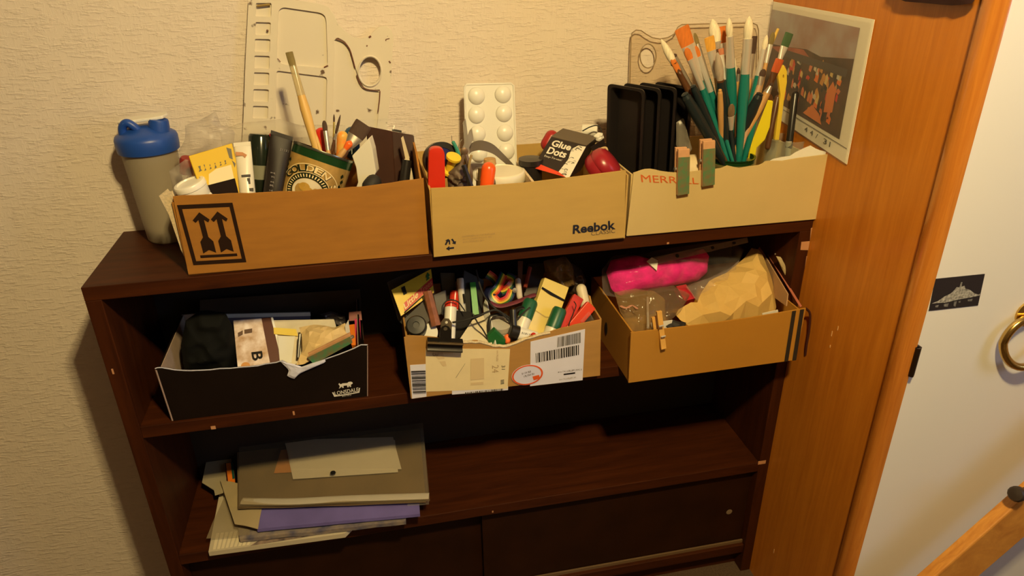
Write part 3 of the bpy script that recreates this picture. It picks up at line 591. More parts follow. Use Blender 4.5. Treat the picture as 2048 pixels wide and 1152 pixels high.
# white paint tube
def paint_tube(label, tl, tr, br, bl_, yt, yb, mat, th=.018, cat='tube', cap=None):
    c = [P(*tl, y=yt), P(*tr, y=yt), P(*br, y=yb), P(*bl_, y=yb)]; o = thing('paint_tube', label, cat, (c[2] + c[3]) / 2)
    R = []
    for k in range(9):
        t = k / 8; a = c[0].lerp(c[3], t); b_ = c[1].lerp(c[2], t); m_ = (a + b_) / 2; u = (b_ - a) / 2; n = -cnorm(c) * (.0012 + th * .5 * min(1, t * 1.3) ** .7)
        R.append([m_ + u * math.cos(g) + n * math.sin(g) for g in [2 * math.pi * j / 20 for j in range(20)]])
    mesh('tube_body', rings(R), mat, o, smooth=True)
    a, b_ = c[0], c[1]; n = -cnorm(c) * .0014; e_ = (c[0] - c[3]).normalized() * .006
    mesh('crimp', rings([[a - n, b_ - n, b_ + n, a + n], [a - n + e_, b_ - n + e_, b_ + n + e_, a + n + e_]]), mat, o)
    return o, c
wt, wc = paint_tube('white paint tube with a flat crimped end beside the yellow packet', (468, 294), (502, 291), (512, 392), (480, 394), -.15, -.185, M('tube_white', (.76, .71, .60), .3))
decal('label_mark', [rect(.3, .42, .85, .47), rect(.62, .28, .8, .40), rect(.68, .14, .95, .2)], [q - V3((0, .0098, 0)) for q in wc], greyp, wt, .0006)
decal('paint_smear', [[(.1, .92), (.5, .9), (.75, .84), (.6, .78), (.5, .83), (.1, .84)]], [q - V3((0, .006, 0)) for q in wc], M('smear_rust', (.5, .22, .09), .5), wt, .0006)
# dark jar behind
dj = thing('ink_bottle', 'dark green glossy bottle with a pale label behind the white tube', 'bottle', P(526, 392, y=-.13))
g0 = P(523, 400, y=-.13); g1 = P(521, 268, y=-.11); dd = (g1 - g0).normalized(); L_ = (g1 - g0).length
mesh('bottle_body', lathe(g0, dd, [(0, 0), (.018, 0), (.0185, .003), (.0185, L_ - .004), (.016, L_), (0, L_)], 24), M('bottle_green', (.012, .018, .012), .15), dj, smooth=True)
mesh('bottle_label', lathe(g0 + dd * (L_ * .33), dd, [(.0188, 0), (.0188, .022)], 24), M('label_greenish', (.22, .22, .16), .5), dj, smooth=True)
mesh('red_seal', lathe(g1 + V3((.016, -.008, -.004)), V3((1, 0, .3)), [(0, 0), (.006, 0), (.006, .009), (0, .01)], 16), M('seal_red', (.3, .015, .02), .2), dj, smooth=True)
bt, bc_ = paint_tube('black acrylic paint tube with grey lettering leaning on the syrup tin', (541, 268), (585, 282), (566, 400), (524, 400), -.16, -.19, M('tube_black', (.018, .013, .012), .5, spec=.3), .022)
scrawl([q - V3((0, .0115, 0)) for q in bc_], (.25, .02, .5, .5), M('tube_ink', (.14, .12, .12), .5), bt, .001, 2, 7, 1); scrawl([q - V3((0, .006, 0)) for q in bc_], (.5, .80, .95, .86), MATS['tube_ink'], bt, .001, 3, 5)
# ---- golden syrup tin, tilted
t0 = P(612, 415, y=-.172); t1 = P(648, 302, y=-.150); td = (t1 - t0).normalized(); t0 = t1 - td * .112; tr_ = .0475
tin = thing('syrup_tin', 'green and gold syrup tin tilted in the brown box, holding brushes', 'tin', t0)
gold = M('tin_gold', (.50, .31, .085), .36, .25, var=.25, vs=70); dgreen = M('tin_green', (.012, .055, .016), .2, .3)
mesh('tin_body', lathe(t0, td, [(0, .001), (tr_ - .001, 0), (tr_, .001), (tr_, .109), (tr_ - .0012, .109), (tr_ - .0012, .004), (0, .003)], 56), gold, tin, smooth=True)
mesh('tin_band', lathe(t0, td, [(tr_ + .0004, .096), (tr_ + .0004, .1085), (tr_ - .0002, .1085), (tr_ - .0002, .096)], 56), dgreen, tin, smooth=True)
mesh('tin_rim', lathe(t0, td, [(tr_ + .0012, .1085), (tr_ + .0016, .110), (tr_ + .0012, .112), (tr_ - .001, .112), (tr_ - .0012, .1085)], 56), M('tin_metal', (.25, .27, .22), .25, .9), tin, smooth=True)
fx = (CAM - t0); fx = (fx - td * fx.dot(td)).normalized(); sx = td.cross(fx).normalized(); sx = sx if sx.x > 0 else -sx
def onTin(a, h, off=.0006): return t0 + td * h + (fx * math.cos(a) + sx * math.sin(a)) * (tr_ + off)
A0 = -.12                                      # label centre, a little left of the viewer
def tinpoly(name, pts, mat, off=.0006, par=tin):
    pts = [(a, h) for a, h in pts]; return mesh(name, ([onTin(a, h, off) for a, h in pts], [list(range(len(pts)))]), mat, par)
def tinring(name, r0, r1, mat, off, n=48, cy=.047, a_off=A0):
    V, F = [], []
    for k in range(n):
        g = 2 * math.pi * k / n
        for r in (r0, r1): V.append(onTin(a_off + r * math.cos(g) / tr_ * 1.08, cy + r * math.sin(g) * .86, off))
    for k in range(n): j = (k + 1) % n; F.append([2 * k, 2 * k + 1, 2 * j + 1, 2 * j])
    return mesh(name, (V, F), mat, tin)
dk = M('tin_dark', (.02, .028, .012), .25, .3); cr = M('tin_cream', (.66, .58, .42), .35); lt = M('tin_letter', (.78, .62, .33), .4)
tinring('label_ring', .0465, .048, lt, .0007); tinring('label_ring', .0320, .0332, lt, .0007); tinring('label_band', .0225, .0316, dk, .0006); tinring('label_oval', .0005, .0218, cr, .0007)
for k in range(26):
    g = math.pi * (k + .5) / 26 * 1.3 - .45; tinpoly('label_dash', [(A0 + r * math.cos(g + e_) / tr_ * 1.08, .047 + r * math.sin(g + e_) * .86) for r, e_ in ((.0245, -.03), (.0297, -.03), (.0297, .03), (.0245, .03))], lt, .0008)
tinring('lion_emblem', .0005, .0078, M('lion_gold', (.42, .24, .03), .5), .0009, 12, .052, A0 - .12); tinpoly('lion_body', [(A0 - .04, .055), (A0 + .14, .052), (A0 + .33, .041), (A0 + .28, .037), (A0 + .06, .040), (A0 - .14, .041)], MATS['lion_gold'], .0009)
word = 'GOLDEN SYRUP'
for i, chx in enumerate(word):
    if chx == ' ': continue
    g = math.radians(150 - i * 17.5); uv, F = textg(chx, .02); V = []
    wdt = .0048 if chx != 'L' else .0042
    for a, b_ in uv:
        rr_ = .0348 + b_ * .0105; gg = g - (a - .5) * wdt * 2.35 / .0395; V.append(onTin(A0 + rr_ * math.cos(gg) / tr_ * 1.08, .047 + rr_ * math.sin(gg) * .86, .0009))
    V2 = [v_ - sx * .0004 - td * .0004 - fx * .0002 for v_ in V]; mesh('letter_shadow', ([c_ + (v_ - c_) * 1.16 for c_ in [sum(V2, V3()) / len(V2)] for v_ in V2], F), dk, tin); mesh('letter', (V, F), lt, tin)
for s in (-1, 1):      # leafy scrolls at both sides of the label
    for k in range(9):
        a, h = A0 + s * (.98 + .06 * (k % 2)), .012 + k * .0085; tinpoly('scroll', [(a, h), (a + s * .11, h + .004), (a + s * .03, h + .008), (a - s * .05, h + .004)], dk, .0006)
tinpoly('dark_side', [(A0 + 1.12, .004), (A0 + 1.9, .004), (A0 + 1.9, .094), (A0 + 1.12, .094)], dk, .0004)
# ---- brushes
def brush(label, tip, base, y_t, y_b, lb, lf, wb, kind, bm_, hm, rh, fm=chrome, group=None, ext=.0, name='paintbrush'):
    a = P(*tip, y=y_t); c = P(*base, y=y_b); d = (c - a).normalized(); c = c + d * ext; o = thing(name, label, 'brush', c, group)
    if group is None: o.pop('group', None)
    side = V3((1, 0, 0)); p1 = a + d * lb; p2 = p1 + d * lf
    if kind == 'flat': g = lathe(p1, -d, [(wb * .92, -.001), (wb, lb * .3), (wb * 1.02, lb * .9), (wb * .97, lb)], 16, side, .28)
    elif kind == 'filbert': g = lathe(p1, -d, [(wb * .8, -.001), (wb, lb * .35), (wb * .85, lb * .75), (wb * .4, lb * .97), (0, lb)], 16, side, .4)
    else: g = lathe(p1, -d, [(wb * .75, -.001), (wb, lb * .25), (wb * .97, lb * .5), (wb * .6, lb * .82), (wb * .2, lb * .97), (0, lb)], 14, side)
    mesh('bristles', g, bm_, o, smooth=True)
    fl = .32 if kind == 'flat' else 1.0; u, v, _ = basis(d); u = (side - d * side.dot(d)).normalized(); v = d.cross(u); R = []
    for t in (0, .45, .75, 1):
        q_ = p1.lerp(p2, t); w_ = wb * .95 * (1 - t) + rh * t; h_ = wb * .95 * (fl if kind != 'filbert' else .5) * (1 - t) + rh * t
        R.append([q_ + u * math.cos(g_) * w_ + v * math.sin(g_) * h_ for g_ in [2 * math.pi * k / 14 for k in range(14)]])
    mesh('ferrule', rings(R), fm, o, smooth=True)
    L = (c - p2).length
    mesh('handle', lathe(p2 - d * .0005, d, [(rh * .97, 0), (rh * 1.22, L * .15), (rh * 1.15, L * .3), (rh * .8, L * .7), (rh * .5, L * .98), (0, L)], 12), hm, o, smooth=True)
    return o
gb1 = 'brushes standing in the syrup tin'
brush('long bamboo-handled flat brush with short olive bristles in the syrup tin', (578, 104), (633, 300), -.12, -.155, .020, .045, .0055, 'flat', b_olive, bamboo, .0062, clear('clear_ferrule', tint=(.9, .85, .7), fac=.4, col=(.6, .5, .3)), gb1, .05)
brush('thin brush with an orange filbert tip beside the bamboo-handled brush', (618, 232), (637, 290), -.14, -.155, .016, .012, .0036, 'filbert', b_orange, bamboo, .0026, bamboo, gb1, .05)
brush('yellow-ferruled fine brush with a red-brown point in the syrup tin', (668, 228), (668, 300), -.14, -.155, .012, .024, .0015, 'round', b_brown, brownh, .002, M('gold_ferrule', (.8, .62, .15), .25, 1), gb1, .05)
brush('small splayed dark brush bent to the left in the syrup tin', (648, 241), (656, 300), -.145, -.16, .016, .03, .004, 'filbert', b_brown, rawwood, .0035, steel, gb1, .05)
brush('thin dark round-tipped brush leaning right in the syrup tin', (681, 229), (664, 300), -.15, -.16, .030, .010, .0022, 'round', b_brown, brownh, .002, steel, gb1, .05)
brush('wide flat brush with dark stiff bristles leaning over the tin rim', (728, 247), (690, 305), -.15, -.165, .024, .026, .0135, 'flat', b_brown, brownh, .0045, steel, gb1, .04)
brush('slim brush with a bright orange collar in the syrup tin', (703, 282), (680, 312), -.165, -.172, .010, .006, .0058, 'round', orange, rawwood, .004, orange, gb1, .03)
def capsule(name, label, cat, p0, p1, r, mat, n=20, flat=1.0, group=None):
    p0, p1 = V3(p0), V3(p1); d = p1 - p0; L = d.length; pr = [(0, 0)] + [(r * math.sin(a), r * (1 - math.cos(a))) for a in (.4, .8, 1.2, 1.57)] + [(r * math.sin(a), L - r * (1 - math.cos(a))) for a in (1.57, 1.2, .8, .4)] + [(0, L)]
    return mesh(name, lathe(p0, d, pr, n, V3((1, 0, 0)), flat), mat, smooth=True, label=label, cat=cat, group=group)
capsule('red_pen', 'fat red pen cap upright behind the tin rim', 'pen', P(643, 330, y=-.12), P(643, 255, y=-.115), .011, red)
capsule('orange_tool', 'orange and yellow tool behind the tin brushes', 'tool', P(682, 330, y=-.125), P(686, 262, y=-.12), .009, M('orange_yellow', (.75, .2, .03), .4, var=.8, vs=90, col2=(.7, .5, .1)))
capsule('blue_pot', 'glossy dark blue pot behind the wide flat brush', 'pot', P(706, 320, y=-.115), P(703, 253, y=-.11), .012, M('gloss_blue', (.015, .06, .13), .12))
# white curved holder, brown packets, clear bag
wq = plate([[P(*a, y=-.165) for a in ((703, 400), (716, 365), (712, 335), (704, 312), (738, 276), (745, 300), (752, 345), (738, 372), (722, 400))]], V3((.006, .02, 0)))
mesh('tape_dispenser', wq, creampl, bevel=.001, label='cream plastic tape dispenser curving beside the syrup tin', cat='dispenser')
capsule('black_bottle', 'matt black bottle end in front of the brown packets', 'bottle', P(730, 385, y=-.185), P(757, 353, y=-.17), .013, blackmt)
choc = M('packet_chocolate', (.045, .016, .009), .7, var=.2, vs=30, spec=.15)
mesh('foil_packet', slab2([(733, 252), (785, 262), (792, 380), (742, 380)], -.10, -.13, .012), choc, bevel=.002, label='dark chocolate brown packet beside the cream dispenser', cat='packet')
c_ = [P(783, 262, y=-.085), P(828, 270, y=-.085), P(836, 375, y=-.12), P(790, 380, y=-.12)]
fp = thing('foil_packet', 'dark chocolate brown packet in the right end of the brown box', 'packet', c_[3])
mesh('packet_body', slab(c_, .012), choc, fp, bevel=.002); decal('top_label', [rect(.02, 1.0, .45, 1.04)], c_, blackp, fp)
pillow_bag('clear plastic bag wrapped around the brown packets', [(705, 238), (735, 240), (780, 236), (824, 246), (829, 270), (834, 360), (740, 380), (712, 300)], -.085, .014, .010, .003, 30, film, 12)
mesh('palette_knife', J(slab2([(802, 276), (806, 272), (819, 316), (811, 319)], -.13, -.14, .002), slab2([(809, 318), (818, 315), (828, 362), (800, 368)], -.14, -.15, .006)), [M('pale_card', (.62, .52, .36), .5)], label='pale pointed palette knife on the brown packet', cat='palette knife')
mesh('marker_pen', cone(P(805, 392, y=-.16), P(814, 320, y=-.145), .009, .008, 14), blackpl, smooth=True, label='black tapered marker in front of the brown packet', cat='pen')
# ------------------------------------------------------------------ contents of the tan box
# red knife handle, mask, tools
rh_ = plate([[P(*a, y=-.215) for a in rpx((858, 296), (889, 296), (891, 395), (856, 395), 14, 5)]], V3((0, .014, 0)))
mesh('craft_knife', rh_, red, smooth=True, bevel=.004, label='red plastic knife handle with a rounded end in the tan box', cat='knife')
tp = P(880, 320, y=-.16)
tape = thing('tape_roll', 'roll of black tape with a blue core behind the red knife', 'tape', tp - V3((0, 0, .03)))
mesh('tape', lathe(tp + V3((0, 0, 0)), V3((.1, -1, .25)), [(.020, 0), (.029, 0), (.029, .018), (.020, .018), (.020, 0)], 32), blackpl, tape, smooth=True)
mesh('core', lathe(tp, V3((.1, -1, .25)), [(0, .002), (.0195, .002), (.0195, .017), (0, .018)], 32), M('core_blue', (.02, .025, .12), .12), tape, smooth=True)
mesh('yellow_spool', lathe(P(897, 345, y=-.19), V3((.3, -.4, 1)), [(0, 0), (.012, 0), (.012, .004), (.007, .006), (.007, .026), (.012, .028), (.012, .032), (0, .033)], 20), yellow, smooth=True, label='yellow plastic spool beside the red knife', cat='spool')
capsule('yellow_pen', 'short yellow crayon stub between the spool and the scissors', 'crayon', P(907, 375, y=-.185), P(909, 312, y=-.18), .006, yellow)
mesh('green_wire', tube(spline([P(914, 400, y=-.18), P(917, 320, y=-.18), P(914, 300, y=-.178), P(905, 282, y=-.175)], 6), [.0036] * 7 + [.0034] * 6 + [.003] * 5 + [.0012], 8), M('mint', (.03, .24, .16), .4), smooth=True, label='bent mint green tool with a thin tip in the tan box', cat='tool')
mesh('green_wire_point', tube([P(904, 283, y=-.175), P(903, 271, y=-.175)], .0006, 6), steel, label='fine wire point above the mint green tool', cat='wire')
# pliers / scissors
sci = thing('scissors', 'old grey scissors standing open with points up in the tan box', 'scissors', P(930, 390, y=-.17))
for a, b_, c2 in (((935, 320), (931, 238), (926, 240)), ((927, 320), (944, 258), (940, 255))):
    mesh('blade', plate([[P(a[0] - 5, a[1] - 16, y=-.165), P(a[0] + 5, a[1] - 12, y=-.165), P(b_[0] + 3, b_[1] + 20, y=-.160), P(b_[0], b_[1], y=-.158), P(c2[0], c2[1] + 6, y=-.158)]], V3((0, .003, 0))), steel, sci)
mesh('pivot', lathe(P(929, 303, y=-.169), V3((0, -1, 0)), [(0, -.003), (.006, -.003), (.006, 0), (.004, .001), (0, .0012)], 16), M('rusty_steel', (.2, .13, .08), .5, .6), sci, smooth=True)
for s in (-1, 1): mesh('handle', tube(spline([P(929, 305, y=-.165), P(929 + s * 8, 330, y=-.168), P(929 + s * 12, 360, y=-.17), P(929 + s * 4, 390, y=-.172)], 6), .0042, 8), MATS['rusty_steel'], sci, smooth=True)
mesh('steel_wool', blob([(893, 345), (908, 330), (922, 322), (934, 338), (940, 372), (925, 378), (897, 378)], .012, .012, .006, 90, dict(y=-.195), n=48, K=9, seed=4), M('wool_grey', (.12, .085, .06), .6, .3), smooth=True, label='brown-grey tuft of steel wool under the scissors', cat='steel wool')
mesh('pencil', cone(P(952, 400, y=-.234), P(927, 330, y=-.222), .0042, .0042, 6), blackpl, label='black hexagonal pencil leaning left in the tan box', cat='pencil')
mesh('wood_twig', tube(spline([P(932, 400, y=-.19), P(937, 345, y=-.185), P(939, 325, y=-.185), P(943, 310, y=-.185)], 5), .0022, 6), M('twig', (.35, .25, .11), .6), smooth=True, label='thin yellowish twig beside the black pencil', cat='twig')
mesh('craft_wire', tube(spline([P(915, 300, y=-.15), P(920, 285, y=-.15), P(924, 279, y=-.15)], 5), .0007, 6), steel, label='thin curly wire behind the scissors', cat='wire')
brt = P(959, 400, y=-.215)
mesh('brass_tube', J(cone(brt, P(959, 360, y=-.212), .0055, .0055, 14), cone(P(959, 362, y=-.212), P(960, 336, y=-.210), .003, .003, 12)), M('aged_brass', (.22, .15, .06), .35, .8), smooth=True, label='aged brass tube tool beside the orange handle', cat='tool')
capsule('orange_tool', 'rounded orange tool in front of the white tub', 'tool', P(970, 395, y=-.218), P(979, 324, y=-.21), .0115, M('orange_gloss', (.85, .10, .012), .3))
mesh('metal_clip', tube(spline([P(984, 395, y=-.215), P(988, 368, y=-.212), P(984, 354, y=-.21)], 5), .003, 8), M('aged_brass', (.2, .15, .06), .4, .7), smooth=True, label='dull metal hook beside the orange handle', cat='hook')
# white round tub
tc_ = P(1002, 352, y=-.172)
tub = thing('plastic_tub', 'round white plastic tub with a flat lid in the tan box', 'tub', tc_ - V3((0, 0, .07)))
mesh('tub_body', lathe(V3((tc_.x, tc_.y, z(.004))), up, [(0, 0), (.034, 0), (.036, .096), (0, .097)], 40), creampl, tub, smooth=True)
mesh('tub_lid', lathe(V3((tc_.x, tc_.y, z(.095))), up, [(0, 0), (.0395, 0), (.0405, .002), (.0405, .013), (.039, .016), (.036, .017), (.035, .0155), (0, .0155)], 40), M('lid_cream', (.76, .71, .58), .4), tub, smooth=True)
mesh('cork', lathe(P(980, 338, y=-.13), up, [(0, 0), (.012, 0), (.010, .018), (0, .019)], 16), M('cork', (.5, .3, .12), .8, var=.2, vs=200), smooth=True, label='tan cork behind the white tub', cat='cork')
# ten-well palette
dp = dict(pl=lean(-.05, .22, -.09, 0)); dn = dp['pl'][1]
wpal = thing('well_palette', 'small white palette with rows of round wells standing in the tan box', 'palette', P(980, 400, **dp))
mesh('plate', plate([[P(*a, **dp) for a in rpx((929, 169), (1027, 167), (1036, 400), (941, 400), 9, 4)]], dn * .003), whitepl, wpal, bevel=.001)
mesh('edge_lip', tube([P(*a, **dp) for a in ((936, 400), (929, 174), (933, 169), (1022, 167), (1027, 171), (1035, 400))], .0018, 8), whitepl, wpal, smooth=True)
for a in ((953, 192), (1006, 189), (953, 230), (1008, 227), (955, 268), (1010, 266), (958, 308), (1013, 303), (961, 348), (1016, 342)):
    mesh('well', lathe(P(*a, **dp), -dn, [(.0150, -.0005), (.0140, .0022), (.0112, .005), (.0075, .0068), (.0035, .0078), (0, .008)], 24), whitepl, wpal, smooth='all')
# grey curved strip standing in for a shadow on the well palette
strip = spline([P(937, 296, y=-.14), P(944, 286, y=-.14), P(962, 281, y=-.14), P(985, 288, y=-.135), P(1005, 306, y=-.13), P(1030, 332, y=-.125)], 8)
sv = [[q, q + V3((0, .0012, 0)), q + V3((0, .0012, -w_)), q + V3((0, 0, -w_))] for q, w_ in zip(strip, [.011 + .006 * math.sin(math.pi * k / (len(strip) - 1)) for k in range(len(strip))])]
mesh('shadow_strip', rings(sv), M('shadow_grey', (.17, .14, .11), .45, .3), smooth=True, label='curved grey strip in front of the well palette, standing in for a shadow', cat='strip')
# black ink jar behind the divider
mesh('film_canister', lathe(P(1062, 372, y=-.15), up, [(0, 0), (.019, 0), (.019, .038), (.021, .039), (.021, .048), (0, .049)], 28), blackpl, smooth=True, label='squat black canister between the divider and the glue box', cat='canister')
# Glue Dots box
gA, gB, gC, gD = P(1102, 274, y=-.125), P(1173, 292, y=-.17), P(1138, 357, y=-.205), P(1065, 336, y=-.165)
gq = planar([gA, gB, gC, gD]); gn = -cnorm(gq); gdep = (P(1205, 272, y=-.11) - gB); gdep = gdep.normalized() * .052
glue = thing('glue_box', 'tilted black and red box of glue dots with white swirls', 'box', gC)
gm = M('glue_black', (.020, .013, .012), .4)
F8 = [0, 1, 2, 3]
mesh('carton', ([*gq, *[q + gdep for q in gq]], [[0, 1, 2, 3], [4, 7, 6, 5], [0, 4, 5, 1], [1, 5, 6, 2], [2, 6, 7, 3], [3, 7, 4, 0]]), gm, glue)
mesh('top_flap', slab([gA + V3((0, 0, .001)), gB + V3((0, 0, .001)), gB + gdep * 1.0 + V3((0, 0, .004)), gA + gdep * 1.0 + V3((0, 0, .004))], .001), M('glue_top', (.10, .075, .05), .5), glue)
lw = M('glue_white', (.74, .70, .62), .5)
textq('Glue', gq, (.12, .74, .66, .94), lw, glue, bold=.03); textq('Dots', gq, (.12, .50, .64, .71), lw, glue, bold=.03); textq('Easy-To-use!', gq, (.12, .38, .60, .45), lw, glue)
decal('red_band', [[(0, 0), (.92, 0), (.68, .09), (0, .17)]], gq, M('glue_red', (.70, .06, .02), .45), glue, .0008)
decal('swirl_ground', [[(.66, .0), (1, .0), (1, .97), (.8, .95), (.68, .8), (.74, .5)]], gq, lw, glue)
rnd = random.Random(3); pol = []
for k in range(34):
    u, v = rnd.uniform(.70, .95), rnd.uniform(.03, .92); a = rnd.uniform(.8, 2.6); l_ = rnd.uniform(.06, .13); w_ = rnd.uniform(.006, .014)
    ctr = [(u + l_ * t * math.cos(a + t * 1.6), v + .8 * l_ * t * math.sin(a + t * 1.6)) for t in (0, .25, .5, .75, 1)]; wd_k = (.1, .8, 1, .7, .1)
    pts = [(x - w_ * q_, y_) for (x, y_), q_ in zip(ctr, wd_k)] + [(x + w_ * q_, y_) for (x, y_), q_ in list(zip(ctr, wd_k))[::-1]]
    pol.append([(min(max(x, .67), 1), min(max(y_, 0), 1)) for x, y_ in pts])
decal('swirl_pattern', pol, gq, gm, glue, .0009)
mesh('torn_corner', blob([(1187, 272), (1196, 264), (1205, 266), (1208, 276), (1198, 284), (1190, 282)], .004, .003, .002, 120, dict(y=-.13), n=24, K=4), whitep, glue)
mesh('side_flap', slab([gB + gdep * .15 + V3((.004, 0, -.004)), gB + gdep * .95 + V3((.012, 0, .0)), gB + gdep * .95 + V3((.020, -.006, -.022)), gB + gdep * .4 + V3((.016, -.006, -.028))], .001), gm, glue)
capsule('red_pen', 'red tube lying behind the glue box', 'tube', P(1088, 300, y=-.10), P(1110, 262, y=-.09), .012, M('crimson', (.35, .02, .02), .35))
# red round tin and cables at the right
rt = P(1188, 348, y=-.19)
mesh('round_tin', lathe(rt, V3((.75, -.3, .75)), [(0, 0), (.024, 0), (.028, .004), (.030, .012), (.029, .018), (.030, .019), (.0305, .024), (.028, .034), (.020, .040), (0, .042)], 32), M('tin_red', (.30, .015, .025), .3), smooth=True, label='round dark red tin beside the glue box', cat='tin')
mesh('cable', tube(spline([P(1165, 262, y=-.10), P(1180, 254, y=-.10), P(1194, 251, y=-.10), P(1202, 258, y=-.105), P(1204, 272, y=-.12)], 6), .0011, 6), blackmt, smooth=True, label='thin black wire looped above the glue box', cat='cable')
mesh('cable', tube(spline([P(1196, 300, y=-.15), P(1212, 296, y=-.15), P(1216, 315, y=-.16), P(1222, 335, y=-.18), P(1216, 360, y=-.19)], 8), .0022, 8), M('beige_cable', (.5, .34, .16), .5), smooth=True, label='beige cable curling at the end of the tan box', cat='cable')
mesh('cable', tube(spline([P(1206, 330, y=-.17), P(1215, 334, y=-.19), P(1222, 346, y=-.2), P(1228, 372, y=-.21)], 8), .0014, 8), M('brown_cable', (.1, .05, .03), .5), smooth=True, label='thin brown cable beside the round red tin', cat='cable')
mesh('card_roll', tube([P(1165, 262, y=-.06), P(1195, 262, y=-.07)], .012, 12), whitep, smooth=True, label='small roll of white paper behind the glue box', cat='paper')
# ------------------------------------------------------------------ contents of the cream box
# black trays standing in a nested row
def tray(label, tl, tr, br, bl_, yy, d_, back):
    """shallow black tray standing on edge: rim towards the left front, hollow side towards the viewer"""
    c = [P(*tl, y=yy), P(*tr, y=yy), P(*br, y=yy), P(*bl_, y=yy)]; n = back
    o = thing('plastic_tray', label, 'tray', (c[2] + c[3]) / 2, 'nested black plastic trays in the cream box')
    def rl(k, off):
        m_ = sum(c, V3()) / 4; q = [m_ + (a - m_) * k + off for a in c]; out = []
        for i in range(4):
            a, b_, e_ = q[i - 1], q[i], q[(i + 1) % 4]; p0 = b_ + (a - b_).normalized() * .008; p1 = b_ + (e_ - b_).normalized() * .008
            out += [p0 * (1 - t)**2 + b_ * 2 * t * (1 - t) + p1 * t * t for t in (0, .25, .5, .75, 1)]
        return out
    R = [rl(.80, n * d_), rl(.86, n * .001), rl(.97, n * 0), rl(1.0, n * .003), rl(1.0, n * .006), rl(.90, n * .007), rl(.84, n * (d_ + .002))]
    g = rings(R, caps=False); m_ = len(R[0]); g[1].append(list(range(m_))); g[1].append(list(range(6 * m_, 7 * m_))[::-1])
    mesh('tray_shell', g, M('tray_black', (.014, .011, .011), .35), o, smooth=True)
bk = V3((.55, .8, 0)).normalized()
# trays face left-front: build in their own oblique planes
def tray3(label, c, bkv, d_):
    o = thing('plastic_tray', label, 'tray', (c[2] + c[3]) / 2, 'nested black plastic trays in the cream box')
    def rl(k, off, r_=.009):
        m_ = sum(c, V3()) / 4; q = []
        for a in c: q.append(m_ + (a - m_) * 1.0 + off)
        u = (c[1] - c[0]).normalized(); v = (c[0] - c[3]).normalized()
        q = [q[0] + u * k - v * k, q[1] - u * k - v * k, q[2] - u * k + v * k, q[3] + u * k + v * k]; out = []
        for i in range(4):
            a, b_, e_ = q[i - 1], q[i], q[(i + 1) % 4]; p0 = b_ + (a - b_).normalized() * r_; p1 = b_ + (e_ - b_).normalized() * r_
            out += [p0 * (1 - t)**2 + b_ * 2 * t * (1 - t) + p1 * t * t for t in (0, .25, .5, .75, 1)]
        return out
    n = bkv
    R = [rl(.010, n * d_), rl(.006, n * .002), rl(.0045, n * 0), rl(0, n * 0), rl(0, n * .003), rl(.0035, n * .0035), rl(.0085, n * (d_ + .0015))]
    g = rings(R, caps=False); m_ = len(R[0]); g[1].append(list(range(m_))); g[1].append(list(range(6 * m_, 7 * m_))[::-1])
    mesh('tray_shell', g, M('tray_black', (.014, .011, .011), .35), o, smooth=True)
x0_ = .849; zt_, zb_ = z(.226), z(.06)
ptl = P(1221, 170, y=-.13); ptr = P(1281, 172, y=-.165)
for k, lb_ in enumerate(('black plastic tray with its hollow side showing, beside the tan box', 'black plastic tray nested second behind the hollow one', 'black plastic tray nested third in the row of trays', 'black plastic tray nearest the paintbrushes in the row of trays')):
    o_ = V3((.030 * k, .004 * k, -.001 * k)); c = [V3((ptl.x, -.115, ptl.z)) + o_, V3((P(1290, 172, y=-.165).x, -.165, ptl.z - .004)) + o_]
    hgt = .165; c = [c[0], c[1], c[1] - V3((-.004, 0, hgt)), c[0] - V3((-.004, 0, hgt))]; u = (c[1] - c[0]).normalized(); nb = V3((-u.y, u.x, 0)); nb = nb if nb.x > 0 else -nb
    tray3(lb_, c, nb, .024)
# clear palette with a thumb hole, against the wall
cp = dict(pl=lean(-.014, .32, -.03, 0)); cn = cp['pl'][1]
outl = [(1262, 78), (1264, 66), (1272, 60), (1282, 61), (1292, 68), (1304, 75), (1320, 78), (1336, 75), (1348, 68), (1356, 54), (1364, 49), (1440, 47), (1505, 46), (1514, 50), (1517, 60), (1516, 200), (1514, 330), (1256, 330), (1258, 200)]
hole_ = [(1296 + 16 * math.cos(a), 112 + 24 * math.sin(a)) for a in [2 * math.pi * k / 28 for k in range(28)]]
ac = thing('clear_palette', 'smoky clear plastic palette with a thumb hole behind the paintbrushes', 'palette', P(1380, 330, **cp))
mesh('sheet', plate([[P(*a, **cp) for a in outl], [P(*a, **cp) for a in hole_]], cn * .003), clear('smoky_acrylic', tint=(.97, .94, .89), fac=.05, col=(.6, .52, .4), rough=.2), ac)
edge = M('acrylic_edge', (.28, .2, .11), .3)
mesh('edge', tube([P(*a, **cp) for a in outl[:-3] + [(1516, 240)]], .0010, 6), edge, ac); mesh('edge', tube([P(*a, **cp) for a in [outl[0], (1258, 230)]], .0010, 6), edge, ac); mesh('thumb_edge', tube([P(*a, **cp) for a in hole_ + hole_[:1]], .0011, 6), edge, ac)
# brush tin
bt0 = V3((P(1470, 316, y=-.185).x, -.175, z(.003))); rimz = P(1470, 325, y=-.215).z
btin = thing('brush_tin', 'dark green round tin full of paintbrushes in the cream box', 'tin', bt0); bh = rimz - bt0.z
mesh('tin_body', lathe(bt0, up, [(0, 0), (.038, 0), (.038, bh - .002), (.0395, bh - .002), (.0398, bh), (.037, bh), (.0365, .003), (0, .003)], 40), dgreen, btin, smooth=True)
mesh('tin_band', lathe(bt0, up, [(.0383, bh - .016), (.0386, bh - .015), (.0386, bh - .010), (.0383, bh - .009)], 40), M('band_gold', (.3, .27, .1), .3, .6), btin, smooth=True)
G = 'paintbrushes standing in the dark green tin'
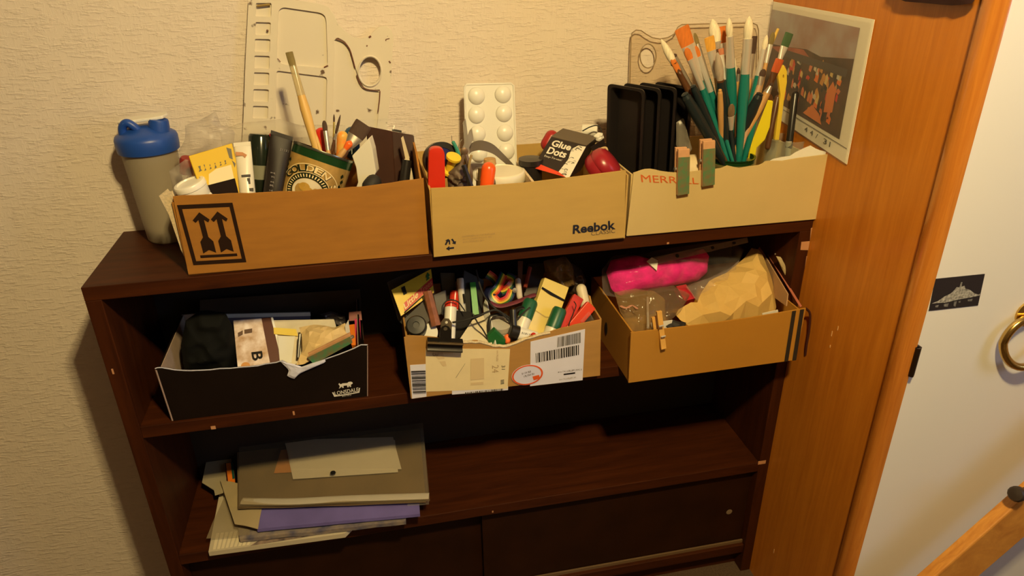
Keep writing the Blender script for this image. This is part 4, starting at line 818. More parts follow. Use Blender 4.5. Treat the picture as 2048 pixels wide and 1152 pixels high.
# tip px, base px, label, bristle length, ferrule length, half width, kind, bristle, handle, handle radius, depth at the tip
BR = [
 ((1322, 78), (1446, 312), 'cream pointed brush on a dark handle leaning far left', .044, .004, .0065, 'round', b_cream, brownh, .0045, -.16, brownh),
 ((1342, 114), (1450, 312), 'orange filbert brush under the leaning cream one', .028, .004, .0052, 'filbert', b_orange, brownh, .004, -.17, brownh),
 ((1346, 108), (1455, 312), 'dark green brush with a long bare steel ferrule', .006, .062, .005, 'round', b_brown, M('bottle_green_lacquer', (.01, .05, .04), .3), .0045, -.15, steel),
 ((1363, 55), (1452, 312), 'widest flat orange brush with a teal handle', .030, .062, .0125, 'flat', b_orange, teal, .0055, -.165, chrome),
 ((1372, 96), (1458, 312), 'small orange round brush below the widest orange one', .020, .055, .006, 'filbert', b_orange, teal, .005, -.18, chrome),
 ((1389, 66), (1462, 312), 'thin olive-tipped brush behind the widest orange one', .018, .06, .004, 'filbert', b_olive, teal, .004, -.14, steel),
 ((1391, 92), (1464, 312), 'little rust-orange brush with a long pale ferrule', .018, .062, .0045, 'filbert', b_orange, teal, .005, -.17, chrome),
 ((1418, 74), (1462, 312), 'golden flat brush with a broad bright ferrule', .022, .045, .0085, 'flat', b_gold, rawwood, .0045, -.17, chrome),
 ((1425, 38), (1468, 312), 'fat cream brush behind the golden flat one', .036, .012, .0095, 'round', b_cream, brownh, .004, -.145, chrome),
 ((1443, 53), (1470, 312), 'orange-brown flat brush beside the fat cream one', .026, .020, .0075, 'flat', b_orange, rawwood, .004, -.15, chrome),
 ((1442, 97), (1468, 312), 'pinkish small flat brush low among the ferrules', .010, .04, .005, 'flat', bris('pink', (.5, .18, .09)), navy, .004, -.165, chrome),
 ((1435, 104), (1455, 312), 'mauve-grey mop brush on a thick dark handle', .046, .003, .0068, 'round', bris('mauve', (.42, .34, .27)), navy, .0065, -.195, brownh),
 ((1458, 36), (1467, 312), 'cream-tipped brush with a tall chrome ferrule and thick teal handle', .028, .05, .0058, 'round', b_cream, teal, .0075, -.185, chrome),
 ((1470, 116), (1472, 312), 'fine white-tipped brush with a dark slim handle', .030, .006, .0022, 'round', b_cream, brownh, .0025, -.17, steel),
 ((1477, 135), (1474, 312), 'thin wooden brush with a tiny black tip', .010, .012, .0028, 'round', b_brown, rawwood, .004, -.18, steel),
 ((1499, 32), (1478, 312), 'biggest cream brush with a broad chrome ferrule and teal handle', .034, .055, .0078, 'round', b_cream, teal, .0072, -.19, chrome),
 ((1488, 100), (1471, 312), 'wooden brush with a bright slim ferrule', .012, .04, .0035, 'round', b_olive, rawwood, .0042, -.175, chrome),
 ((1509, 72), (1482, 312), 'dark brown flat brush behind the biggest cream one', .028, .04, .0055, 'flat', b_brown, rawwood, .004, -.15, steel),
 ((1534, 70), (1480, 312), 'cream round brush with a long ferrule and slim teal handle', .022, .042, .0045, 'round', b_cream, teal, .0052, -.18, chrome),
 ((1547, 64), (1488, 312), 'olive round brush beside the yellow stick', .020, .03, .005, 'filbert', b_olive, rawwood, .0035, -.15, chrome),
 ((1528, 138), (1478, 312), 'short dark-tipped brush with a pale pink handle', .012, .014, .006, 'filbert', b_brown, M('pale_pink_lacquer', (.5, .32, .2), .3), .0045, -.19, steel),
 ((1579, 66), (1489, 312), 'flat green-stained brush with a pale ferrule leaning right', .022, .022, .0078, 'flat', b_green, M('grey_brown_lacquer', (.13, .09, .06), .3), .004, -.165, chrome),
 ((1560, 118), (1482, 312), 'rust-red flat brush on a dark handle leaning right', .022, .012, .008, 'flat', b_red, brownh, .005, -.18, brownh),
 ((1545, 165), (1466, 312), 'thick bare wooden brush handle leaning right across the others', .006, .012, .003, 'round', b_brown, rawwood, .0062, -.195, steel),
 ((1521, 185), (1460, 312), 'thick navy handle leaning right in front', .004, .006, .006, 'round', navy, navy, .0078, -.205, navy),
 ((1368, 186), (1440, 312), 'thick navy handle leaning left in front', .004, .006, .006, 'round', navy, navy, .0080, -.200, navy),
 ((1385, 170), (1447, 312), 'dark handle leaning left beside the thick navy one', .004, .006, .005, 'round', navy, navy, .006, -.195, navy),
 ((1463, 208), (1461, 312), 'small brush with frayed brown bristles low in front', .024, .026, .0062, 'filbert', bris('frayed', (.2, .13, .07)), navy, .004, -.205, chrome),
 ((1512, 232), (1490, 312), 'slim teal handle low on the right of the tin', .004, .006, .0035, 'round', teal, teal, .0045, -.195, teal),
 ((1440, 178), (1443, 312), 'slim wooden handle low in front of the teal ones', .003, .004, .003, 'round', rawwood, rawwood, .0042, -.205, rawwood),
]
for k, (tip, base, lb_, l1_, l2_, wb_, kd, bm_, hm, rh2, yt_, fm_) in enumerate(BR):
    c = P(*base, y=-.185); ang = (base[0] - 1466) / 30.0
    brush(lb_, tip, base, yt_, -.185 + .012 * ((k * 7) % 5 - 2) / 2, l1_, l2_, wb_, kd, bm_, hm, rh2, fm_, G, .055)
# yellow tools, pens, jar
mesh('yellow_stick', cone(P(1512, 160, y=-.13), P(1556, 58, y=-.10), .0032, .0025, 8), M('stick_yellow', (.62, .42, .08), .4), smooth=True, label='slim yellow stick leaning right among the brushes', cat='stick')
ysp = thing('spatula', 'yellow plastic spatula handle with a dark end beside the jar', 'spatula', P(1505, 320, y=-.17))
mesh('handle', plate([[P(*a, y=-.17) for a in ((1533, 200), (1547, 202), (1540, 255), (1530, 280), (1514, 296), (1508, 330), (1496, 330), (1503, 285), (1512, 258), (1522, 225))]], V3((0, .007, 0))), M('spatula_yellow', (.78, .66, .02), .4), ysp, bevel=.0015)
mesh('blade', plate([[P(*a, y=-.166) for a in ((1531, 202), (1534, 190), (1540, 186), (1545, 192), (1547, 204))]], V3((0, .003, 0))), brownh, ysp)
ys2 = plate([[P(*a, y=-.13) for a in ((1556, 150), (1562, 138), (1568, 130), (1574, 142), (1574, 165), (1568, 200), (1562, 250), (1558, 280), (1550, 280), (1556, 230), (1561, 190), (1558, 165))], [P(1567 + 1.5 * math.cos(a), 153 + 4 * math.sin(a), y=-.13) for a in [2 * math.pi * k / 10 for k in range(10)]]], V3((0, .006, 0)))
mesh('modelling_tool', ys2, M('tool_yellow', (.78, .56, .05), .4), bevel=.001, label='curved yellow plastic modelling tool with a hole near its end', cat='tool')
capsule('black_pen', 'glossy black pen standing in the glass jar', 'pen', P(1577, 300, y=-.16), P(1591, 182, y=-.13), .0062, blackpl)
mesh('chrome_pen', cone(P(1575, 320, y=-.16), P(1578, 282, y=-.158), .0045, .0055, 12), chrome, smooth=True, label='chrome pen end at the foot of the black pen', cat='pen')
capsule('black_pen', 'dark pen behind the yellow spatula', 'pen', P(1534, 300, y=-.14), P(1556, 190, y=-.12), .005, brownh)
jc = P(1573, 282, y=-.13); jz0 = z(.003)
jar = mesh('glass_jar', lathe(V3((jc.x, -.135, jz0)), up, [(0, 0), (.036, 0), (.038, .003), (.038, jc.z - jz0 - .012), (.034, jc.z - jz0 - .006), (.034, jc.z - jz0 + .004), (.0352, jc.z - jz0 + .005), (.0352, jc.z - jz0 + .007), (.032, jc.z - jz0 + .007), (.032, jc.z - jz0 - .006), (.0355, jc.z - jz0 - .014), (.0355, .004), (0, .003)], 36), glass, smooth=True, label='open clear glass jar at the right end of the cream box', cat='jar')
# masking tape roll and pegs
mt = P(1384, 340, y=-.20)
mesh('masking_tape', lathe(mt, V3((.95, -.3, .1)), [(.018, -.007), (.026, -.007), (.026, .007), (.018, .007), (.018, -.007)], 32), M('tape_cream', (.62, .50, .30), .6), smooth=True, label='cream roll of masking tape behind the green pegs', cat='tape')
pg = M('peg_green', (.04, .20, .09), .45, var=.35, vs=90, col2=(.22, .12, .06)); pgw = M('peg_wood', (.62, .34, .18), .6, var=.15, vs=60)
def peg(label, tl, tr, br, bl_, yf, woodtop=.17, group='green painted clothes pegs'):
    c = [P(*tl, y=yf), P(*tr, y=yf), P(*br, y=yf), P(*bl_, y=yf)]; o = thing('clothes_peg', label, 'peg', c[3], group)
    s1_ = [bil(c, 0, 1 - woodtop), bil(c, 1, 1 - woodtop), c[2], c[3]]
    mesh('front_prong', slab(c, .005), pgw, o, bevel=.0006)
    mesh('paint', slab([q + cnorm(c) * .0008 for q in s1_], .0009), pg, o)
    n = -cnorm(c); mesh('back_prong', slab([q + n * .011 for q in c], .005), pgw, o, bevel=.0006)
    m_ = bil(c, .5, .55) + n * .008; u = (c[1] - c[0]).normalized(); w_ = (c[1] - c[0]).length
    mesh('spring', tube([m_ + u * (t - .5) * (w_ + .006) for t in (0, .5, 1)], .003, 8), steel, o, smooth=True)
    return o, c
peg('green painted peg clipped over the orange lettering of the cream box', (1357, 299), (1380, 298), (1378, 387), (1355, 391), Y3 - .0075)
peg('green painted peg clipped beside the tin rim on the cream box', (1407, 283), (1431, 281), (1429, 369), (1405, 373), Y3 - .0075)
# poster in a plastic sleeve on the panel
xp = W - .002
pq = [V3((xp, -.004, z(.343))), V3((xp, -.292, z(.338))), V3((xp, -.294, z(.116))), V3((xp, -.004, z(.152)))]
post = thing('poster', 'printed picture page in a clear plastic sleeve fixed to the wooden panel', 'poster', pq[3])
mesh('page', slab(pq, .0008), M('page_cream', (.84, .79, .66), .6), post)
decal('picture', [rect(.0, .14, .90, .93)], pq, M('picture_dark', (.10, .045, .025), .5, var=.8, vs=22, stretch=(1, 1, 1)), post, .0006)
decal('picture_sky', [[(.0, .93), (.90, .93), (.90, .72), (.6, .66), (.45, .68), (.2, .64), (0, .62)]], pq, M('picture_sky', (.36, .34, .34), .5, var=.5, vs=14, col2=(.30, .12, .08)), post, .0009)
decal('picture_haze', [[(.05, .60), (.2, .64), (.42, .67), (.5, .62), (.42, .58), (.2, .56)]], pq, M('picture_red', (.45, .12, .07), .5, var=.5, vs=20), post, .0011)
rnd = random.Random(5); cols = [M('pic_' + n_, c_, .4) for n_, c_ in (('orange', (.80, .17, .02)), ('red', (.65, .04, .02)), ('cream', (.70, .48, .17)), ('tan', (.62, .28, .06)), ('pale', (.62, .55, .42)), ('black', (.015, .012, .012)), ('pink', (.66, .18, .07)))]
for ci, m_ in enumerate(cols):
    pol = []
    for k in range(11 if ci < 5 else 14):
        u = rnd.uniform(.22, .82); v = rnd.uniform(.20, .56); h_ = rnd.uniform(.03, .10); w_ = rnd.uniform(.008, .022)
        pol.append([(u - w_, v), (u + w_ * rnd.uniform(.2, 1), v - .01), (u + w_, v + h_ * .6), (u, v + h_), (u - w_ * .7, v + h_ * .7)])
    decal('picture_strokes', pol, pq, m_, post, .0012 + ci * .0001)
decal('picture_roof', [[(.22, .56), (.86, .58), (.87, .64), (.23, .62)]], pq, M('picture_roof', (.07, .05, .045), .4), post, .002)
decal('picture_figure', [[(.72, .27), (.80, .30), (.80, .46), (.76, .52), (.72, .44)], [(.52, .18), (.72, .17), (.68, .24), (.6, .28)]], pq, M('picture_ochre', (.70, .20, .05), .5), post, .0021)
for s_, u0, u1 in (('4', .56, .59), ('4', .62, .65), ('/', .68, .70), ('31', .76, .83)): textq(s_, pq, (u0, .045, u1, .085), greyp, post, .001)
decal('rule', [rect(.3, .105, .98, .110)], pq, greyp, post, .001)
mesh('plastic_sleeve', slab([q + V3((-.0042, 0, 0)) for q in pq], .0003), clear('sleeve_film', fac=.0, col=(.5, .5, .48), rough=.1, bump=.3, bs=18), post)
# ------------------------------------------------------------------ contents of the black box
mesh('black_bag', blob([(372, 640), (400, 622), (450, 625), (465, 650), (472, 700), (468, 735), (400, 738), (368, 735), (362, 690)], .025, .03, .006, 28, dict(y=-.15), seed=2), M('black_fabric', (.0035, .0038, .0035), .85, spec=.2), smooth=True, label='dark crumpled cloth bag filling one end of the black box', cat='bag')
mesh('cardboard_sheet', slab2([(400, 600), (720, 578), (728, 680), (400, 700)], -.05, -.06, .002), M('dark_sheet', (.035, .022, .014), .6), label='dark sheet standing along the back of the black box', cat='card')
mesh('booklet', slab2([(444, 632), (620, 626), (622, 720), (448, 730)], -.085, -.11, .006), M('booklet_cover', (.16, .14, .2), .5), label='thin booklet with a pale edge at the back of the black box', cat='booklet')
mesh('pale_leaflet', slab2([(443, 629), (620, 625), (621, 632), (444, 636)], -.0865, -.0875, .004), whitep, label='pale leaflet edge behind the food packet', cat='paper')
# food packet with brown stripe
oq = [(455, 648), (470, 636), (530, 634), (545, 640), (545, 690), (560, 735), (480, 745), (470, 735), (465, 700), (468, 680)]
pkq = [P(466, 640, y=-.12), P(523, 636, y=-.12), P(542, 735, y=-.19), P(476, 745, y=-.19)]
pk = thing('food_packet', 'printed cream food packet lettered B with a brown stripe', 'packet', pkq[3])
mesh('packet_front', slab(pkq, .010), M('packet_print', A(222, 195, 150, .8), .5, var=.35, vs=55, col2=A(170, 120, 60, .8)), pk, bevel=.001)
sqd = [pkq[1], pkq[1] + (pkq[1] - pkq[0]) * .33, pkq[2] + (pkq[2] - pkq[3]) * .36, pkq[2]]
mesh('brown_stripe', slab(sqd, .010), M('stripe_brown', (.10, .025, .014), .45), pk)
sqe = [sqd[1], sqd[1] + (pkq[1] - pkq[0]) * .07, sqd[2] + (pkq[2] - pkq[3]) * .07, sqd[2]]
mesh('cream_edge', slab(sqe, .010), M('packet_cream', A(235, 215, 170, .8), .5), pk)
textq('B', pkq, (.48, .17, .82, .34), blackp, pk, .0012, rot=3, bold=.02)
decal('picture_spot', [[(.25 + .14 * math.cos(a), .10 + .07 * math.sin(a)) for a in [2 * math.pi * k / 14 for k in range(14)]]], pkq, M('spot_orange', A(200, 130, 50, .8), .5), pk, .0012)
decal('brown_letters', [[(.12, .74), (.3, .78), (.28, .7), (.12, .66)], [(.35, .79), (.62, .8), (.6, .72), (.34, .71)]], pkq, M('letters_brown', (.12, .06, .035), .5), pk, .0012)
q_ = [P(541, 640, y=-.118), P(668, 638, y=-.115), P(684, 690, y=-.16), P(575, 735, y=-.19)]
mesh('paper_bag', slab(q_, .006), M('bag_paper', A(205, 180, 120, .75), .6, var=.15, vs=25), bevel=.001, label='cream paper bag open beside the brown-striped packet', cat='bag')
mesh('yellow_leaflet', slab2([(547, 655), (592, 658), (596, 672), (548, 668)], -.135, -.145, .001), M('leaflet_yellow', A(225, 185, 60, .8), .5), label='yellow slip of paper inside the cream paper bag', cat='paper')
mesh('white_card', slab2([(555, 672), (590, 672), (583, 725), (560, 728)], -.150, -.185, .002), whitep, label='white card standing in the cream paper bag', cat='card')
mesh('black_pen', cone(P(600, 668, y=-.165), P(596, 715, y=-.19), .003, .0025, 8), blackpl, smooth=True, label='short black pen beside the crumpled tan paper', cat='pen')
mesh('tissue_paper', crumple([(598, 655), (630, 648), (668, 655), (690, 645), (696, 668), (680, 690), (640, 712), (610, 728), (592, 730), (605, 700), (604, 675)], dict(pl=lean(-.13, Z2 + .13, -.19, Z2 + .08)), .016, .012, .010, .004, 6), M('tissue_tan', A(205, 165, 90, .75), .7), label='crumpled tan tissue paper in the torn corner of the black box', cat='paper')
gp, gc = peg('green painted peg lying along the torn edge of the black box', (615, 715), (700, 673), (705, 685), (628, 728), Y4 - .002, 0.0)
mesh('cardboard_strip', slabpx([(690, 652), (697, 640), (702, 680), (694, 690)], .002, y=-.17), whitep, label='narrow pale strip beside the pink packet', cat='card')
mesh('pink_packet', slab2([(709, 638), (720, 637), (722, 690), (712, 690)], -.13, -.18, .012), M('hot_pink', (.55, .04, .14), .4), label='hot pink packet in the corner of the black box', cat='packet')
mesh('orange_packet', slab2([(697, 650), (709, 648), (712, 690), (703, 690)], -.14, -.185, .010), M('orange_print_card', (.75, .2, .02), .4), label='orange packet beside the pink one in the black box', cat='packet')
mesh('red_card', slab2([(698, 624), (722, 622), (724, 640), (698, 642)], -.11, -.12, .006), M('deep_red', (.2, .02, .01), .5), label='deep red card behind the pink packet', cat='card')
mesh('scrap_paper', blob([(640, 628), (660, 622), (690, 630), (692, 650), (650, 645)], .006, .006, .006, 60, dict(y=-.09), n=40, K=6), M('scrap_dark', (.06, .05, .055), .4), label='dark crinkled wrapper at the back of the black box', cat='wrapper')
# ------------------------------------------------------------------ contents of the parcel box
# air freshener packet
lq_ = [P(783, 580, y=-.16), P(862, 538, y=-.13), P(868, 585, y=-.15), P(802, 632, y=-.19)]
planar(lq_); lt_ = thing('freshener_packet', 'yellow card packet lettered in red with a small green tree', 'packet', lq_[3])
mesh('card', slab(lq_, .002), M('card_yellow', (.74, .52, .03), .4, var=.15, vs=30), lt_)
decal('red_banner', [[(.12, .05), (1, .30), (1, .62), (.16, .34)]], lq_, M('banner_red', (.55, .035, .02), .45), lt_)
textq('1', lq_, (.22, .60, .31, .90), blackp, lt_, .001, bold=.01)
lyel = M('banner_yellow', (.78, .6, .3), .45)
textq('Little', [bil(lq_, .12, .34), bil(lq_, .60, .52), bil(lq_, .56, .21), bil(lq_, .13, .07)], (.05, .1, .98, .9), lyel, lt_, .001, bold=.02)
textq('Trees', [bil(lq_, .62, .50), bil(lq_, .99, .62), bil(lq_, .99, .34), bil(lq_, .6, .22)], (.05, .1, .95, .9), M('banner_orange', (.75, .25, .08), .45), lt_, .001)
decal('tree', [[(.84, .62), (.94, .66), (.91, .74), (.95, .78), (.90, .95), (.84, .78), (.87, .74)]], lq_, M('tree_green', (.02, .14, .03), .5), lt_, .001)
decal('black_strip', [[(.1, .0), (.9, .18), (.9, .23), (.1, .05)]], lq_, blackp, lt_, .001)
pillow_bag('clear wrapper around the yellow freshener packet', [(774, 565), (800, 552), (856, 534), (866, 570), (880, 610), (850, 650), (810, 655), (796, 640)], (V3((.5, -.16, z(-.14))), V3((0, .8, -.6))), .010, .006, .004, 40, clear('wrapper_film', fac=.02, col=(.6, .58, .55), rough=.15, bump=.4, bs=60), 21, name='clear_wrapper', cat='wrapper')
mesh('grey_sheet', slab2([(806, 640), (850, 600), (858, 640), (815, 668)], -.17, -.2, .003), clear('grey_film', fac=.6, col=(.22, .21, .2), rough=.3), label='grey plastic strip below the yellow freshener packet', cat='plastic strip')
kn = P(833, 652, y=-.225)
mesh('rotary_dial', lathe(kn, V3((-.1, -.75, .65)), [(0, -.012), (.017, -.012), (.0175, .004), (.015, .008), (.006, .009), (.0055, .0065), (0, .0065)], 32), M('knob_black', (.02, .019, .018), .5), smooth=True, label='round black dial at the left front corner of the parcel box', cat='dial')
mesh('white_disc', lathe(P(852, 668, y=-.215), V3((-.2, -.5, .85)), [(0, 0), (.021, 0), (.021, .002), (0, .002)], 32), whitepl, smooth=True, label='thin white plastic disc beside the black dial', cat='disc')
mesh('wax_stick', cone(P(872, 652, y=-.215), P(855, 583, y=-.18), .0095, .008, 7), M('wax_brown', (.26, .09, .045), .5, var=.3, vs=90), label='rough reddish brown wax stick leaning in the parcel box', cat='stick')
# marker pens
def marker(label, cap_px, end_px, y0, y1, r, body, cap, fr_=.38, nm='marker_pen', gr='marker pens in the parcel box'):
    a = P(*cap_px, y=y0); c = P(*end_px, y=y1); d = c - a; L = d.length; o = thing(nm, label, 'pen', c, gr); dn_ = d.normalized(); m_ = a + d * fr_
    mesh('cap', lathe(m_, -dn_, [(r * 1.06, 0), (r * 1.06, L * fr_ * .85), (r * .9, L * fr_ * .97), (0, L * fr_)], 18), cap, o, smooth=True)
    mesh('barrel', lathe(m_, dn_, [(r, 0), (r, L * (1 - fr_) * .97), (r * .8, L * (1 - fr_)), (0, L * (1 - fr_))], 18), body, o, smooth=True)
    return o
dgp = M('marker_green', (.012, .10, .045), .4)
marker('white marker with a red cap lying behind the bulldog clip', (902, 604), (897, 700), -.18, -.235, .0105, whitepl, M('marker_red', (.62, .04, .02), .25), .12)
marker('red-capped marker standing at the back of the parcel box', (911, 580), (905, 650), -.14, -.17, .009, whitepl, M('marker_red', (.62, .04, .02), .25), .55)
mk = marker('slim white marker standing beside the red cap', (920, 556), (926, 625), -.14, -.17, .006, M('marker_body', (.70, .66, .58), .35), M('marker_body', (.70, .66, .58), .35), .2)
a_, b_2 = P(921, 575, y=-.153), P(926, 612, y=-.168); mesh('marker_print', tube([a_.lerp(b_2, t) + V3((.0035, -.0042, 0)) for t in (.3, .8)], .0018, 6), blackp, mk)
mesh('green_strip', slab2([(940, 565), (951, 564), (958, 628), (946, 630)], -.15, -.19, .006), M('strip_green', (.04, .30, .04), .4), label='bright green plastic strip standing in the parcel box', cat='strip')
mesh('black_case', slab2([(928, 540), (968, 560), (964, 640), (918, 640)], -.135, -.18, .012), blackmt, bevel=.001, label='black case behind the green strip', cat='case')
mesh('black_case', slab2([(880, 545), (910, 545), (916, 640), (890, 640)], -.12, -.15, .015), M('case_dark', (.02, .018, .016), .4), bevel=.001, label='dark grey case behind the brown wax stick', cat='case')
mesh('clear_box', slab2([(868, 590), (890, 580), (895, 625), (876, 630)], -.15, -.17, .012), MATS['grey_film'], label='small grey plastic box behind the brown wax stick', cat='box')
mesh('black_folder', slab2([(905, 620), (945, 625), (936, 670), (905, 680)], -.19, -.21, .006), blackpl, label='black plastic sleeve behind the white card', cat='sleeve')
mesh('white_card', slab([P(945, 640, y=-.195), P(973, 628, y=-.19), P(985, 690, y=-.24), P(905, 700, y=-.245)], .001), M('card_ivory', (.72, .64, .48), .55), label='ivory folded card in the middle of the parcel box', cat='card')
mesh('white_card', slab2([(966, 610), (972, 595), (992, 690), (974, 690)], -.18, -.235, .0012), whitep, label='narrow white card edge behind the ivory card', cat='card')
# rainbow ribbon
rib = thing('rainbow_ribbon', 'rainbow striped ribbon looped at the back of the parcel box', 'ribbon', P(1000, 600, y=-.15))
path = spline([P(975, 548, y=-.13), P(990, 560, y=-.135), P(1002, 582, y=-.15), P(1018, 575, y=-.15), P(1026, 560, y=-.14), P(1012, 552, y=-.13)], 7) + spline([P(1008, 548, y=-.13), P(996, 575, y=-.16), P(985, 590, y=-.165), P(998, 605, y=-.175), P(1016, 598, y=-.17), P(1024, 580, y=-.16)], 7)
rc_ = [M('rib_' + n_, c_, .4) for n_, c_ in (('red', (.55, .02, .015)), ('orange', (.7, .16, .02)), ('yellow', (.75, .5, .04)), ('green', (.03, .14, .02)), ('blue', (.01, .015, .06)))]
for half in (path[:36], path[36:]):
    for k in range(5):
        V, F = [], []
        for i, q in enumerate(half):
            d = (half[min(i + 1, len(half) - 1)] - half[max(i - 1, 0)]).normalized(); s_ = d.cross(V3((.15, -1, .35))).normalized()
            for e_ in (k / 5 - .5, (k + 1) / 5 - .5): V.append(q + s_ * e_ * .016)
        for i in range(len(half) - 1): F.append([2 * i, 2 * i + 1, 2 * i + 3, 2 * i + 2])
        n_ = len(V); V += [v + V3((0, .0008, 0)) for v in V]; F += [[j + n_ for j in f[::-1]] for f in F]
        mesh('stripe', (V, F), rc_[k], rib, smooth=True)
mesh('blue_ball', lathe(P(985, 590, y=-.15) - V3((0, .0, .012)), up, [(0, 0), (.012, .004), (.018, .014), (.012, .026), (0, .03)], 20), M('dark_blue', (.01, .012, .05), .3), smooth='all', label='dark blue ball of yarn under the rainbow ribbon', cat='yarn')
capsule('chalk', 'stick of white chalk at the back of the parcel box', 'chalk', P(1040, 600, y=-.17), P(1035, 556, y=-.14), .0055, M('chalk_white', (.62, .54, .46), .7))
mesh('bell', lathe(P(1029, 580, y=-.165), V3((0, -1, .3)), [(0, 0), (.004, .001), (.0045, .004), (0, .008)], 14), chrome, smooth=True, label='tiny silver bell beside the chalk', cat='bell')
mesh('purple_band', tube(spline([P(980, 605, y=-.185), P(1000, 612, y=-.19), P(1030, 605, y=-.19), P(1062, 592, y=-.18), P(1072, 590, y=-.18)], 8), .0062, 8, .35), M('plum', (.16, .03, .05), .5), smooth=True, label='plum coloured cloth band below the rainbow ribbon', cat='band')
mesh('brown_stick', slab2([(1036, 522), (1046, 522), (1044, 565), (1036, 565)], -.11, -.14, .006), M('stick_brown', (.14, .05, .02), .5), label='brown wooden stick behind the chalk', cat='stick')
mesh('red_pencil', cone(P(1050, 575, y=-.15), P(1060, 535, y=-.12), .004, .004, 6), M('pencil_red', (.3, .05, .03), .4), label='dull red pencil beside the brown stick', cat='pencil')
mesh('grey_pouch', slab2([(1056, 528), (1092, 526), (1080, 590), (1048, 592)], -.10, -.14, .006), M('pouch_grey', (.06, .04, .035), .5), label='grey-brown pouch at the back of the parcel box', cat='pouch')
def cable(label, pts, r=.0015, nm='cable'): return mesh(nm, tube(spline([P(a, b_, y=y_) for a, b_, y_ in pts], 8), r, 8), blackmt, smooth=True, label=label, cat='cable', group='black cables in the parcel box')
cable('black cable running across the ivory card to the right', [(905, 645, -.225), (930, 640, -.23), (960, 630, -.23), (990, 620, -.225), (1010, 630, -.225), (1030, 640, -.225), (1045, 628, -.22), (1060, 615, -.215)], .0019)
cable('black cable falling from the back to the front over the card', [(952, 540, -.16), (965, 585, -.19), (985, 612, -.215), (1005, 628, -.225), (1020, 645, -.23), (1030, 660, -.235)], .0017)
cable('black cable slanting down the ivory card', [(946, 628, -.225), (955, 645, -.235), (966, 660, -.24), (976, 678, -.245)], .0014)
cable('thin black cable looping round the red marker', [(885, 630, -.21), (885, 612, -.205), (897, 600, -.20), (915, 603, -.20), (925, 615, -.205), (930, 622, -.21)], .0011)
cable('black cable rising beside the yellow pad', [(1035, 640, -.22), (1055, 610, -.20), (1072, 590, -.18), (1083, 560, -.16)], .0013)
mesh('earphone', J(cone(P(1028, 660, y=-.24), P(1026, 620, y=-.22), .0055, .0065, 12)), blackpl, smooth=True, label='black plug standing in the middle of the parcel box', cat='plug')
mesh('black_clip', tube(spline([P(1030, 622, y=-.215), P(1040, 616, y=-.21), P(1052, 616, y=-.21)], 5), .0052, 8, .5), blackpl, smooth=True, label='black plastic hook beside the green-capped marker', cat='clip')
# small glass jar with white lid, green sharpener, orange cap, eraser
mesh('small_jar', lathe(P(1004, 686, y=-.208), V3((-.05, -.2, 1)), [(0, 0), (.020, 0), (.020, .034), (.018, .038), (.0205, .039), (.0205, .049), (0, .050)], 28), clear('jar_hazy', fac=.55, col=(.80, .76, .68), rough=.2), smooth=True, label='small hazy jar behind the green sharpener', cat='jar')
mesh('jar_frame', tube(spline([P(977, 680, y=-.235), P(979, 640, y=-.22), P(990, 630, y=-.215), P(1012, 630, y=-.215)], 5), .0032, 8, .6), blackpl, smooth=True, label='black frame around the small hazy jar', cat='frame')
mesh('sharpener', slabpx([(975, 674), (990, 659), (1012, 680), (1010, 694), (978, 694)], .012, y=-.250), M('sharp_green', (.015, .12, .03), .35), bevel=.002, label='green plastic sharpener at the front edge of the parcel box', cat='sharpener')
capsule('orange_eraser', 'small bright orange eraser beside the green sharpener', 'eraser', P(1015, 688, y=-.247), P(1014, 668, y=-.24), .0055, M('neon_orange', (.9, .17, .04), .4))
# white marker with black cap lying across the front
mw = marker('fat white marker with a black bulb cap lying along the front edge', (1018, 661), (1072, 678), -.238, -.243, .0125, whitepl, blackpl, .32)
md = [P(1040, 661, y=-.252), P(1066, 667, y=-.253), P(1066, 677, y=-.2535), P(1040, 672, y=-.253)]
scrawl(md, (.1, .45, .95, .95), blackp, mw, .0004, 6, 6)
mesh('red_dot', lathe(P(1066, 671, y=-.250), V3((.3, -1, .2)), [(0, 0), (.0055, 0), (.0055, .0012), (0, .0014)], 16), M('marker_red', (.5, .04, .02), .4), mw)
marker('green-capped white marker leaning on the yellow pad', (1063, 600), (1036, 672), -.195, -.235, .0125, creampl, dgp, .52)
marker('green-capped white marker in front of the yellow pad', (1121, 616), (1095, 682), -.215, -.245, .0125, creampl, dgp, .62)
# yellow note pad with elastic
yb = [P(1090, 555, y=-.17), P(1138, 575, y=-.17), P(1100, 685, y=-.235), P(1050, 670, y=-.235)]
planar(yb); np_ = thing('note_pad', 'pale yellow note pad with a black elastic band in the parcel box', 'notepad', yb[3])
mesh('pad', slab(yb, .014), M('pad_yellow', (.80, .62, .17), .45), np_, bevel=.0008)
decal('elastic', [[(0, .80), (.4, .755), (1, .735), (1, .77), (.5, .80), (0, .835)]], yb, blackp, np_, .0015)
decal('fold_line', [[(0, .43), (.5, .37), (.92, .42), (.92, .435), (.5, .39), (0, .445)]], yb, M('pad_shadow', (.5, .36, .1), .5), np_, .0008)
mesh('plastic_cover', slab([q + cnorm(yb) * .0035 for q in (bil(yb, 0, .4), bil(yb, 1, .4), yb[2], yb[3])], .0004), clear('pad_film', fac=.03, col=(.7, .65, .5), rough=.1, bump=.6, bs=40), np_)
